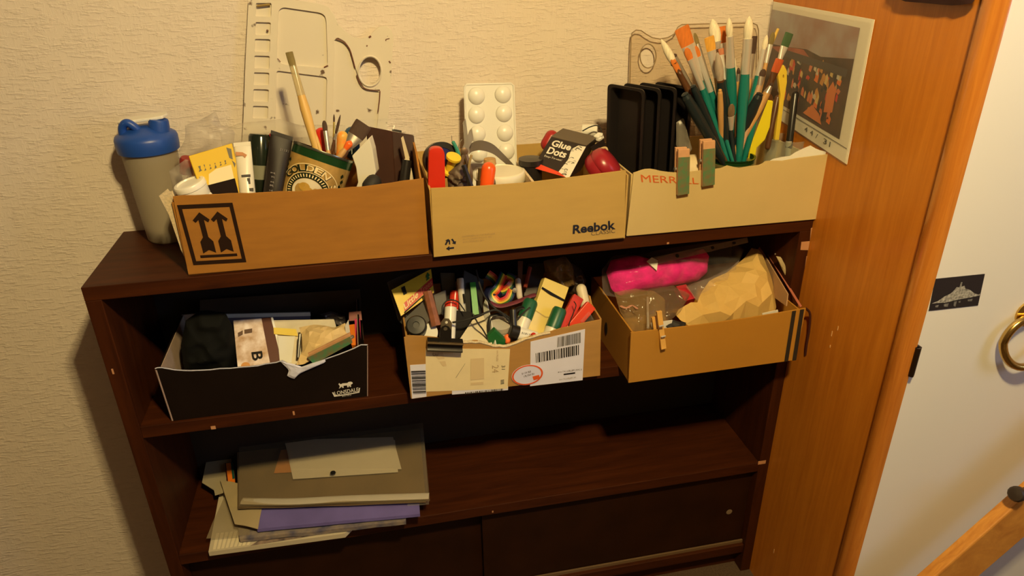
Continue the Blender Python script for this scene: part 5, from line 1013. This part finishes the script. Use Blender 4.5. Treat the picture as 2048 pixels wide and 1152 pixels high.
# red sticks, white stick
def flatstick(label, a, b_, y0, y1, wd, th, mat, nm, cat): 
    p0, p1 = P(*a, y=y0), P(*b_, y=y1); d = (p1 - p0).normalized(); s_ = d.cross(V3((0, -1, .5))).normalized() * wd; n = d.cross(s_).normalized() * th
    return mesh(nm, rings([[p0 - s_ - n, p0 + s_ - n, p0 + s_ + n, p0 - s_ + n], [p1 - s_ - n, p1 + s_ - n, p1 + s_ + n, p1 - s_ + n]]), mat, bevel=.0015, label=label, cat=cat)
rs_ = M('stick_red', (.55, .03, .02), .4, var=.2, vs=60)
flatstick('chunky red crayon stick lying deepest in the parcel box', (1156, 594), (1118, 668), -.19, -.235, .010, .006, rs_, 'red_stick', 'crayon')
flatstick('bright red stick lying above the corner of the parcel box', (1182, 610), (1138, 662), -.215, -.235, .010, .006, M('stick_scarlet', (.68, .045, .012), .35), 'red_stick', 'crayon')
capsule('white_stick', 'thick white glue stick standing in the corner of the parcel box', 'glue stick', P(1174, 625, y=-.20), P(1160, 568, y=-.17), .0095, M('stick_white', (.72, .64, .48), .45))
cable('thin black elastic across the red sticks', [(1148, 603, -.222), (1152, 612, -.232), (1145, 630, -.238), (1138, 650, -.243), (1138, 668, -.246)], .0009)
mesh('clear_tape', blob([(1160, 640), (1178, 622), (1188, 640), (1182, 650), (1165, 655)], .006, .005, .003, 60, dict(y=-.243), n=32, K=5), film, smooth=True, label='crumpled scrap of clear tape in the parcel box corner', cat='tape')
mesh('black_glasses', tube(spline([P(1078, 676, y=-.25), P(1083, 672, y=-.25), P(1088, 670, y=-.25), P(1086, 676, y=-.25), P(1080, 678, y=-.25)], 5), .0012, 6), blackpl, smooth=True, label='tiny black wire loop beside the white marker', cat='wire')
pillow_bag('crumpled brown translucent bag at the back of the parcel box', [(1086, 520), (1130, 512), (1145, 530), (1150, 565), (1130, 575), (1105, 560), (1090, 550)], -.12, .016, .012, .010, 36, clear('brown_film', tint=(.9, .7, .4), fac=.55, col=(.28, .17, .06), rough=.25), 31)
pillow_bag('dark crumpled bag behind the white glue stick', [(1140, 525), (1160, 535), (1172, 560), (1150, 590), (1135, 585), (1138, 560)], -.11, .014, .010, .008, 40, M('dark_bag', (.05, .035, .025), .3), 33)
# bulldog clip on the front edge
bq = [P(855, 678, y=Y5 - .012), P(926, 681, y=Y5 - .012), P(924, 702, y=Y5 - .008), P(854, 699, y=Y5 - .008)]
bd = thing('bulldog_clip', 'black bulldog clip gripping the front edge of the parcel box', 'clip', bq[3])
bkm = M('clip_black', (.022, .018, .016), .28, .4)
cl0, cl1 = (bq[0] + bq[3]) / 2, (bq[1] + bq[2]) / 2; ud = (cl1 - cl0).normalized(); vd = (bq[0] - bq[3]).normalized(); nd = cnorm(bq); hh_ = (bq[0] - bq[3]).length / 2
prof_ = [(1.0, .000), (.92, .006), (.6, .0075), (.35, .003), (0, .0015), (-.35, .003), (-.6, .0075), (-.92, .006), (-1, .001), (-.9, -.006), (0, -.005), (.9, -.006)]
mesh('jaw', rings([[q + vd * a * hh_ + nd * b_ for a, b_ in prof_] for q in (cl0, cl1)]), bkm, bd, smooth=True)
mesh('jaw_lip', tube([cl0 + vd * hh_ * .75 + nd * .0062, cl1 + vd * hh_ * .75 + nd * .0062], .0024, 8), M('clip_shine', (.5, .42, .28), .25, 1), bd, smooth=True)
hq = plate([[P(*a, y=Y5 - .016) for a in ((879, 684), (880, 660), (884, 654), (891, 651), (898, 654), (903, 661), (903, 684))], [P(891 + 4 * math.cos(a), 658 + 4 * math.sin(a), y=Y5 - .016) for a in [2 * math.pi * k / 14 for k in range(14)]]], V3((0, .0014, 0)))
mesh('handle', hq, bkm, bd)
mesh('rear_handle', plate([[P(*a, y=Y5 + .012) for a in ((881, 670), (882, 645), (888, 637), (898, 638), (904, 646), (903, 672))], [P(893 + 3 * math.cos(a), 645 + 3 * math.sin(a), y=Y5 + .012) for a in [2 * math.pi * k / 14 for k in range(14)]]], V3((0, .0014, 0))), M('clip_tan', (.35, .28, .18), .3, .7), bd)
# ------------------------------------------------------------------ contents of the golden box
pk_pl = (V3((1.0, -.16, z(Z2 + .13))), V3((0, .80, -.6)))
pinkm = M('pink_fluff', (.80, .008, .26), .85, var=.3, vs=45, bump=.5, bs=160)
mesh('feather_boa', blob([(1212, 545), (1222, 520), (1260, 512), (1300, 520), (1350, 505), (1405, 498), (1418, 512), (1414, 545), (1395, 562), (1340, 572), (1290, 582), (1240, 592), (1222, 580)], .030, .025, .010, 30, dict(pl=pk_pl), seed=9, ridged=False, n=80, K=14), pinkm, smooth=True, label='fluffy hot pink feathers bundled in a clear bag', cat='feathers')
bag = pillow_bag('clear plastic bag with punched holes around the pink feathers', [(1203, 540), (1225, 512), (1270, 512), (1320, 500), (1400, 487), (1462, 482), (1488, 500), (1480, 525), (1440, 555), (1400, 580), (1340, 582), (1250, 598), (1205, 590)], pk_pl, .038, .028, .005, 30, clear('bag_film', fac=.012, col=(.72, .66, .62), rough=.1, bump=.5, bs=35), 41, n=90, K=14)
band = [P(1290, 524, pl=pk_pl), P(1478, 484, pl=pk_pl), P(1480, 494, pl=pk_pl), P(1296, 538, pl=pk_pl)]
bandn = cnorm(band)
mesh('punched_strip', slab([q + bandn * .034 for q in band], .0006), clear('strip_film', fac=.30, col=(.6, .5, .46), rough=.2), bag)
for u in (.25, .62, .85): mesh('punched_hole', plate([[bil([q + bandn * .0348 for q in band], u + .018 * math.cos(a), .5 + .28 * math.sin(a)) for a in [2 * math.pi * k / 12 for k in range(12)]]], bandn * .0003), blackmt, bag)
mesh('white_tag', slab([q + bandn * .037 for q in (P(1290, 524, pl=pk_pl), P(1302, 530, pl=pk_pl), P(1300, 550, pl=pk_pl), P(1280, 532, pl=pk_pl))], .0006), whitep, bag)
pillow_bag('loose clear polythene sleeve between the feathers and the brown paper', [(1372, 572), (1420, 555), (1470, 530), (1478, 520), (1470, 550), (1440, 580), (1410, 610), (1390, 600)], (V3((1.0, -.19, z(Z2 + .12))), V3((0, .75, -.66))), .010, .008, .006, 40, clear('sleeve_pink', fac=.14, col=(.62, .50, .44), rough=.15, bump=.5, bs=40), 43)
kp = M('kraft_paper', A(206, 158, 70, .85), .7, var=.08, vs=30, bump=.5, bs=55)
mesh('kraft_paper', crumple([(1503, 496), (1516, 499), (1530, 520), (1545, 565), (1553, 600), (1555, 622), (1530, 632), (1500, 640), (1440, 652), (1400, 652), (1386, 658), (1372, 648), (1352, 632), (1356, 620), (1384, 604), (1396, 606), (1400, 590), (1420, 560), (1455, 545), (1490, 515)], dict(pl=(V3((1.05, -.20, z(Z2 + .12))), V3((0, .72, -.69)))), .026, .02, .021, .0065, 14), kp, label='big sheet of crumpled brown kraft paper in the golden box', cat='paper')
pillow_bag('small zip bag of tan beads in the corner of the golden box', [(1228, 585), (1270, 578), (1310, 585), (1330, 600), (1330, 650), (1290, 668), (1262, 662), (1240, 625)], (V3((.93, -.25, z(Z2 + .095))), V3((0, .5, -.87))), .012, .012, .005, 40, clear('zip_film', fac=.22, col=(.45, .30, .14), rough=.15, bump=.4, bs=50), 51)
pillow_bag('hazy zip bag of dark bits beside the wooden peg', [(1295, 580), (1345, 572), (1380, 590), (1360, 625), (1330, 650), (1298, 655)], (V3((.97, -.23, z(Z2 + .09))), V3((0, .5, -.87))), .010, .012, .005, 40, clear('zip_grey', fac=.22, col=(.28, .2, .14), rough=.15, bump=.4, bs=50), 53)
mesh('zip_seal', tube([P(1295, 595, z=Z2 + .118), P(1296, 655, z=Z2 + .108)], .0022, 8), clear('seal_film', fac=.6, col=(.5, .43, .35), rough=.2), smooth=True, label='clear ridge of a zip seal between the two small bags', cat='zip seal')
mesh('ribbon_scrap', tube(spline([P(1242, 612, z=Z2 + .118), P(1252, 616, z=Z2 + .12), P(1264, 611, z=Z2 + .12), P(1274, 617, z=Z2 + .12)], 6), .0032, 8, .4), M('scrap_pink', (.62, .3, .2), .5), smooth=True, label='pale pink ribbon scrap on the small zip bag', cat='ribbon')
mesh('red_box', slab2([(1352, 572), (1372, 568), (1392, 596), (1370, 602)], -.17, -.2, .02), M('box_red', (.48, .015, .03), .4), bevel=.001, label='red card corner under the pink feathers', cat='box')
mesh('black_scrap', blob([(1328, 650), (1345, 640), (1372, 645), (1370, 656), (1340, 662)], .006, .006, .004, 60, dict(y=-.268), n=32, K=5), blackmt, label='black scrap of cloth beside the wooden peg', cat='cloth')
mesh('paper_scrap', slabpx([(1302, 646), (1345, 640), (1340, 664), (1306, 668)], .0008, y=-.272), whitep, label='small white paper scrap under the wooden peg', cat='paper')
mesh('white_card', slabpx([(1525, 627), (1556, 620), (1558, 640), (1524, 645)], .0015, y=-.276), whitep, label='thin white card edge under the kraft paper', cat='card')
# wooden peg on the front edge
wpg = thing('clothes_peg', 'plain wooden peg clipped on the front of the golden box', 'peg', P(1325, 700, y=Y6 - .006))
pw = M('peg_pine', A(214, 150, 55, .85), .55, var=.12, vs=40)
c1_ = [P(1314, 624, y=Y6 + .004), P(1324, 622, y=Y6 + .004), P(1333, 697, y=Y6 - .009), P(1323, 700, y=Y6 - .009)]
mesh('front_prong', slab(c1_, .006), pw, wpg, bevel=.0006)
c2_ = [P(1304, 636, y=Y6 + .016), P(1316, 632, y=Y6 + .016), P(1322, 690, y=Y6 + .006), P(1312, 692, y=Y6 + .006)]
mesh('back_prong', slab(c2_, .006), pw, wpg, bevel=.0006)
for yy_ in (653, 674): a_ = P(1318 + (yy_ - 653) * .2, yy_, y=Y6 - .0085); mesh('spring', tube([a_, a_ + V3((.008, 0, .001))], .0016, 8), chrome, wpg, smooth=True)
# fabric tag with string, red card, dark cord on the right
mesh('card_flap', slab([P(1520, 484, z=Z2 + .165), P(1524, 484, z=Z2 + .165), P(1604, 612, z=Z2 + .108), P(1600, 614, z=Z2 + .106)], .0012), M('flap_red', (.42, .13, .08), .6), label='reddish card edge along the right side of the golden box', cat='card')
mesh('fabric_tag', blob([(1552, 512), (1562, 514), (1580, 548), (1596, 572), (1587, 580), (1573, 558)], .002, .003, .002, 60, dict(pl=(V3((1.16, -.2, z(Z2 + .13))), V3((.5, .8, -.2)).normalized())), n=40, K=6), M('tag_cream', (.42, .32, .17), .8), label='cream cloth tag hanging over the golden box side', cat='tag')
mesh('tag_string', tube(spline([P(1550, 508, y=-.17), P(1562, 508, y=-.17), P(1572, 522, y=-.18), P(1584, 526, y=-.18), P(1586, 520, y=-.18), P(1575, 522, y=-.18)], 7), .0014, 6), M('string_white', (.62, .52, .38), .8), smooth=True, label='white string knotted on the cream cloth tag', cat='string')
mesh('dark_cord', tube(spline([P(1612, 617, y=Y6 + .01), P(1620, 628, y=Y6 + .01), P(1618, 660, y=Y6 + .01), P(1613, 690, y=Y6 + .01), P(1611, 710, y=Y6 + .01)], 7), .0022, 8), M('cord_maroon', (.05, .012, .01), .5), smooth=True, label='dark maroon cord hanging at the corner of the golden box', cat='cord')
# ------------------------------------------------------------------ stack of folders on the lower shelf
def flatsheet(c, th, amp=.0, sc=14, n=16, m=10, seed=0):
    """flat flexible sheet with thickness: corners back-left, back-right, front-right, front-left"""
    V, F = [], []
    for s_ in (1, -1):
        for i in range(m + 1):
            for j in range(n + 1):
                q = bil(c, j / n, 1 - i / m); w_ = noise.noise(q * sc + V3((seed, 0, 0))) * amp; V.append(q + V3((0, 0, w_ + s_ * th / 2)))
    k = (n + 1) * (m + 1)
    for s_ in (0, 1):
        for i in range(m):
            for j in range(n): a = s_ * k + i * (n + 1) + j; f = [a, a + 1, a + n + 2, a + n + 1]; F.append(f if s_ else f[::-1])
    bd_ = [j for j in range(n + 1)] + [(i + 1) * (n + 1) + n for i in range(m)] + [m * (n + 1) + j for j in range(n - 1, -1, -1)] + [i * (n + 1) for i in range(m - 1, 0, -1)]
    for a, b_ in zip(bd_, bd_[1:] + bd_[:1]): F.append([a, b_, b_ + k, a + k])
    return V, F
def zq(tl, tr, br, bl_, h): return [P(*a, z=Z3 + h) for a in (tl, tr, br, bl_)]
mag = thing('magazine', 'bottom magazine of the stack with a striped spine and picture cover', 'magazine', P(550, 1090, z=Z3))
mc = zq((440, 990), (800, 960), (690, 1071), (418, 1108), .006)
mesh('pages', flatsheet(mc, .010, .0), M('magazine_paper', (.55, .48, .34), .5), mag)
decal('picture', [[(.30, .0), (.42, .2), (.6, .35), (.98, .3), (.98, .05)]], mc, M('magazine_print', (.30, .22, .16), .35, var=.85, vs=60, col2=(.03, .025, .04)), mag, .006)
decal('spine_stripes', [rect(.03 + k * .03, .02, .05 + k * .03, .28) for k in range(9)], mc, M('stripe_white', (.75, .66, .46), .5), mag, .006)
mag2 = mesh('magazine', flatsheet(zq((470, 990), (810, 960), (812, 1046), (480, 1082), .018), .008, .003, 20), M('magazine_dark', (.06, .06, .10), .3, var=.9, vs=50, col2=(.35, .28, .2)), smooth=True, label='dark glossy magazine under the blue folder', cat='magazine')
mesh('blue_folder', flatsheet(zq((505, 985), (835, 955), (840, 1030), (515, 1062), .030), .007, .002, 10), M('folder_blue', (.17, .14, .42), .35, var=.15, vs=20), smooth=True, label='violet blue folder in the middle of the stack', cat='folder')
sp_ = [P(515, 1064, z=Z3 + .026), P(840, 1032, z=Z3 + .026)]
mesh('torn_paper', flatsheet(zq((440, 960), (530, 980), (516, 1058), (470, 1050), .036), .001, .004, 30, seed=3), M('torn_tan', (.42, .33, .18), .7), smooth=True, label='torn tan paper sticking out beside the blue folder', cat='paper')
mesh('torn_paper', platepx([(404, 965), (412, 925), (440, 905), (462, 900), (464, 960), (446, 985), (430, 990), (428, 980)], (0, 0, -.0015), z=Z3 + .030), M('torn_grey', (.38, .32, .20), .7), label='ragged grey paper corner at the left of the stack', cat='paper')
orp = thing('patterned_card', 'bright orange and green patterned card edge in the stack', 'card', P(460, 960, z=Z3 + .036))
oc_ = zq((450, 927), (466, 925), (471, 972), (456, 978), .036); mesh('card', slab(oc_, .003), M('card_orange', (.85, .22, .02), .4), orp)
decal('green_edge', [rect(.72, .3, 1, 1)], oc_, M('card_green', (.01, .09, .07), .4), orp, .0008); decal('dark_edge', [rect(0, .0, 1, .14), rect(0, .14, .12, 1)], oc_, M('card_dark', (.06, .01, .01), .4), orp, .0009)
wal = thing('plastic_wallet', 'top clear plastic wallet of loose papers on the lower shelf', 'wallet', P(660, 950, z=Z3 + .04))
wf = clear('wallet_film', tint=(.95, .92, .86), fac=.05, col=(.5, .43, .3), rough=.14, bump=.35, bs=22)
mesh('back_sheet', flatsheet(zq((474, 862), (838, 838), (852, 1005), (476, 1018), .042), .0012, .003, 12), M('wallet_card', (.20, .14, .075), .5, var=.3, vs=9), wal, smooth=True)
mesh('orange_card', slab(zq((562, 900), (600, 895), (606, 943), (548, 946), .0475), .0008), M('card_peach', (.58, .24, .06), .5), wal)
mesh('white_sheet', slab(zq((570, 885), (790, 880), (796, 944), (586, 958), .050), .0006), whitep, wal); mesh('white_sheet', slab(zq((568, 880), (786, 874), (803, 938), (585, 938), .0508), .0006), whitep, wal)
mesh('front_sheet', flatsheet(zq((478, 862), (845, 838), (860, 1002), (478, 1014), .056), .0006, .003, 14, seed=5), wf, wal, smooth=True)
mesh('sealed_edge', tube(spline([P(484, 1002, z=Z3 + .054), P(580, 1003, z=Z3 + .055), P(700, 997, z=Z3 + .055), P(858, 992, z=Z3 + .055)], 6), .0085, 10, .35), clear('seal_shine', fac=.45, col=(.80, .74, .62), rough=.15, bump=.5, bs=40), wal, smooth=True)  # film colour brightened to stand in for glare along the edge
mesh('popper', lathe(P(666, 946, z=Z3 + .058), up, [(0, 0), (.0055, 0), (.005, .0018), (0, .0022)], 16), blackpl, wal, smooth=True)
mesh('clear_sleeve', flatsheet(zq((800, 850), (846, 850), (858, 1008), (815, 1012), .038), .0006, .002, 14, seed=8), film, smooth=True, label='clear sleeve edge sticking out under the wallet', cat='sleeve')
mesh('clear_sleeve', flatsheet(zq((452, 985), (500, 980), (500, 1070), (412, 1075), .024), .0006, .003, 20, seed=9), clear('tan_film', fac=.2, col=(.45, .36, .22), rough=.2, bump=.4, bs=40), smooth=True, label='crumpled tan plastic sleeve at the left of the stack', cat='sleeve')
# ------------------------------------------------------------------ wooden folding frame by the door
yf_ = -.60
fo = thing('folding_frame', 'wooden leg of a folding stand leaning in front of the white door', 'stand', (1.0, yf_, 0))
e0, e1 = P(2048, 998, y=yf_), P(1872, 1152, y=yf_); e2 = P(2048, 1076, y=yf_); dd_ = (e0 - e1).normalized(); pw_ = (e2 - e0) - dd_ * (e2 - e0).dot(dd_)
lo_ = e1 - dd_ * ((e1.z - .04) / dd_.z); hi_ = e0 + dd_ * .35
mesh('leg', plate([[V3((lo_ + pw_).to_tuple()), lo_, hi_, hi_ + pw_]], V3((0, .022, 0))), plankw, fo, bevel=.003)
kb = P(2034, 988, y=yf_ - .004)
kob = mesh('wing_knob', lathe(kb, V3((-.75, -.3, .35)), [(0, -.012), (.009, -.012), (.012, -.008), (.0125, .004), (.010, .008), (0, .009)], 14), M('knob_dark', (.03, .018, .014), .5), fo, smooth=True)
mesh('bolt', cone(kb, kb + V3((.04, .012, -.008)), .006, .006, 10), MATS['knob_dark'], fo, smooth=True)
# cloth hanging on the panel above the poster, only its hem in view
mesh('hanging_cloth', blob([(1815, -420), (1900, -430), (1995, -410), (1985, -200), (1958, -2), (1940, 9), (1905, 11), (1850, 6), (1800, 2), (1800, -200)], .016, .006, .006, 26, dict(pl=(V3((W - .012, 0, 0)), V3((-1, 0, 0)))), n=48, K=8), M('cloth_purple', (.05, .016, .018), .85), smooth=True, label='hem of a dark purple cloth hanging on the wooden panel', cat='cloth')
pillow_bag('scrap of clear cellophane between the trays and the brushes', [(1352, 245), (1366, 235), (1376, 270), (1384, 300), (1366, 310), (1352, 290)], -.16, .006, .005, .003, 50, haze, 61, name='cellophane', cat='cellophane', n=36, K=6)
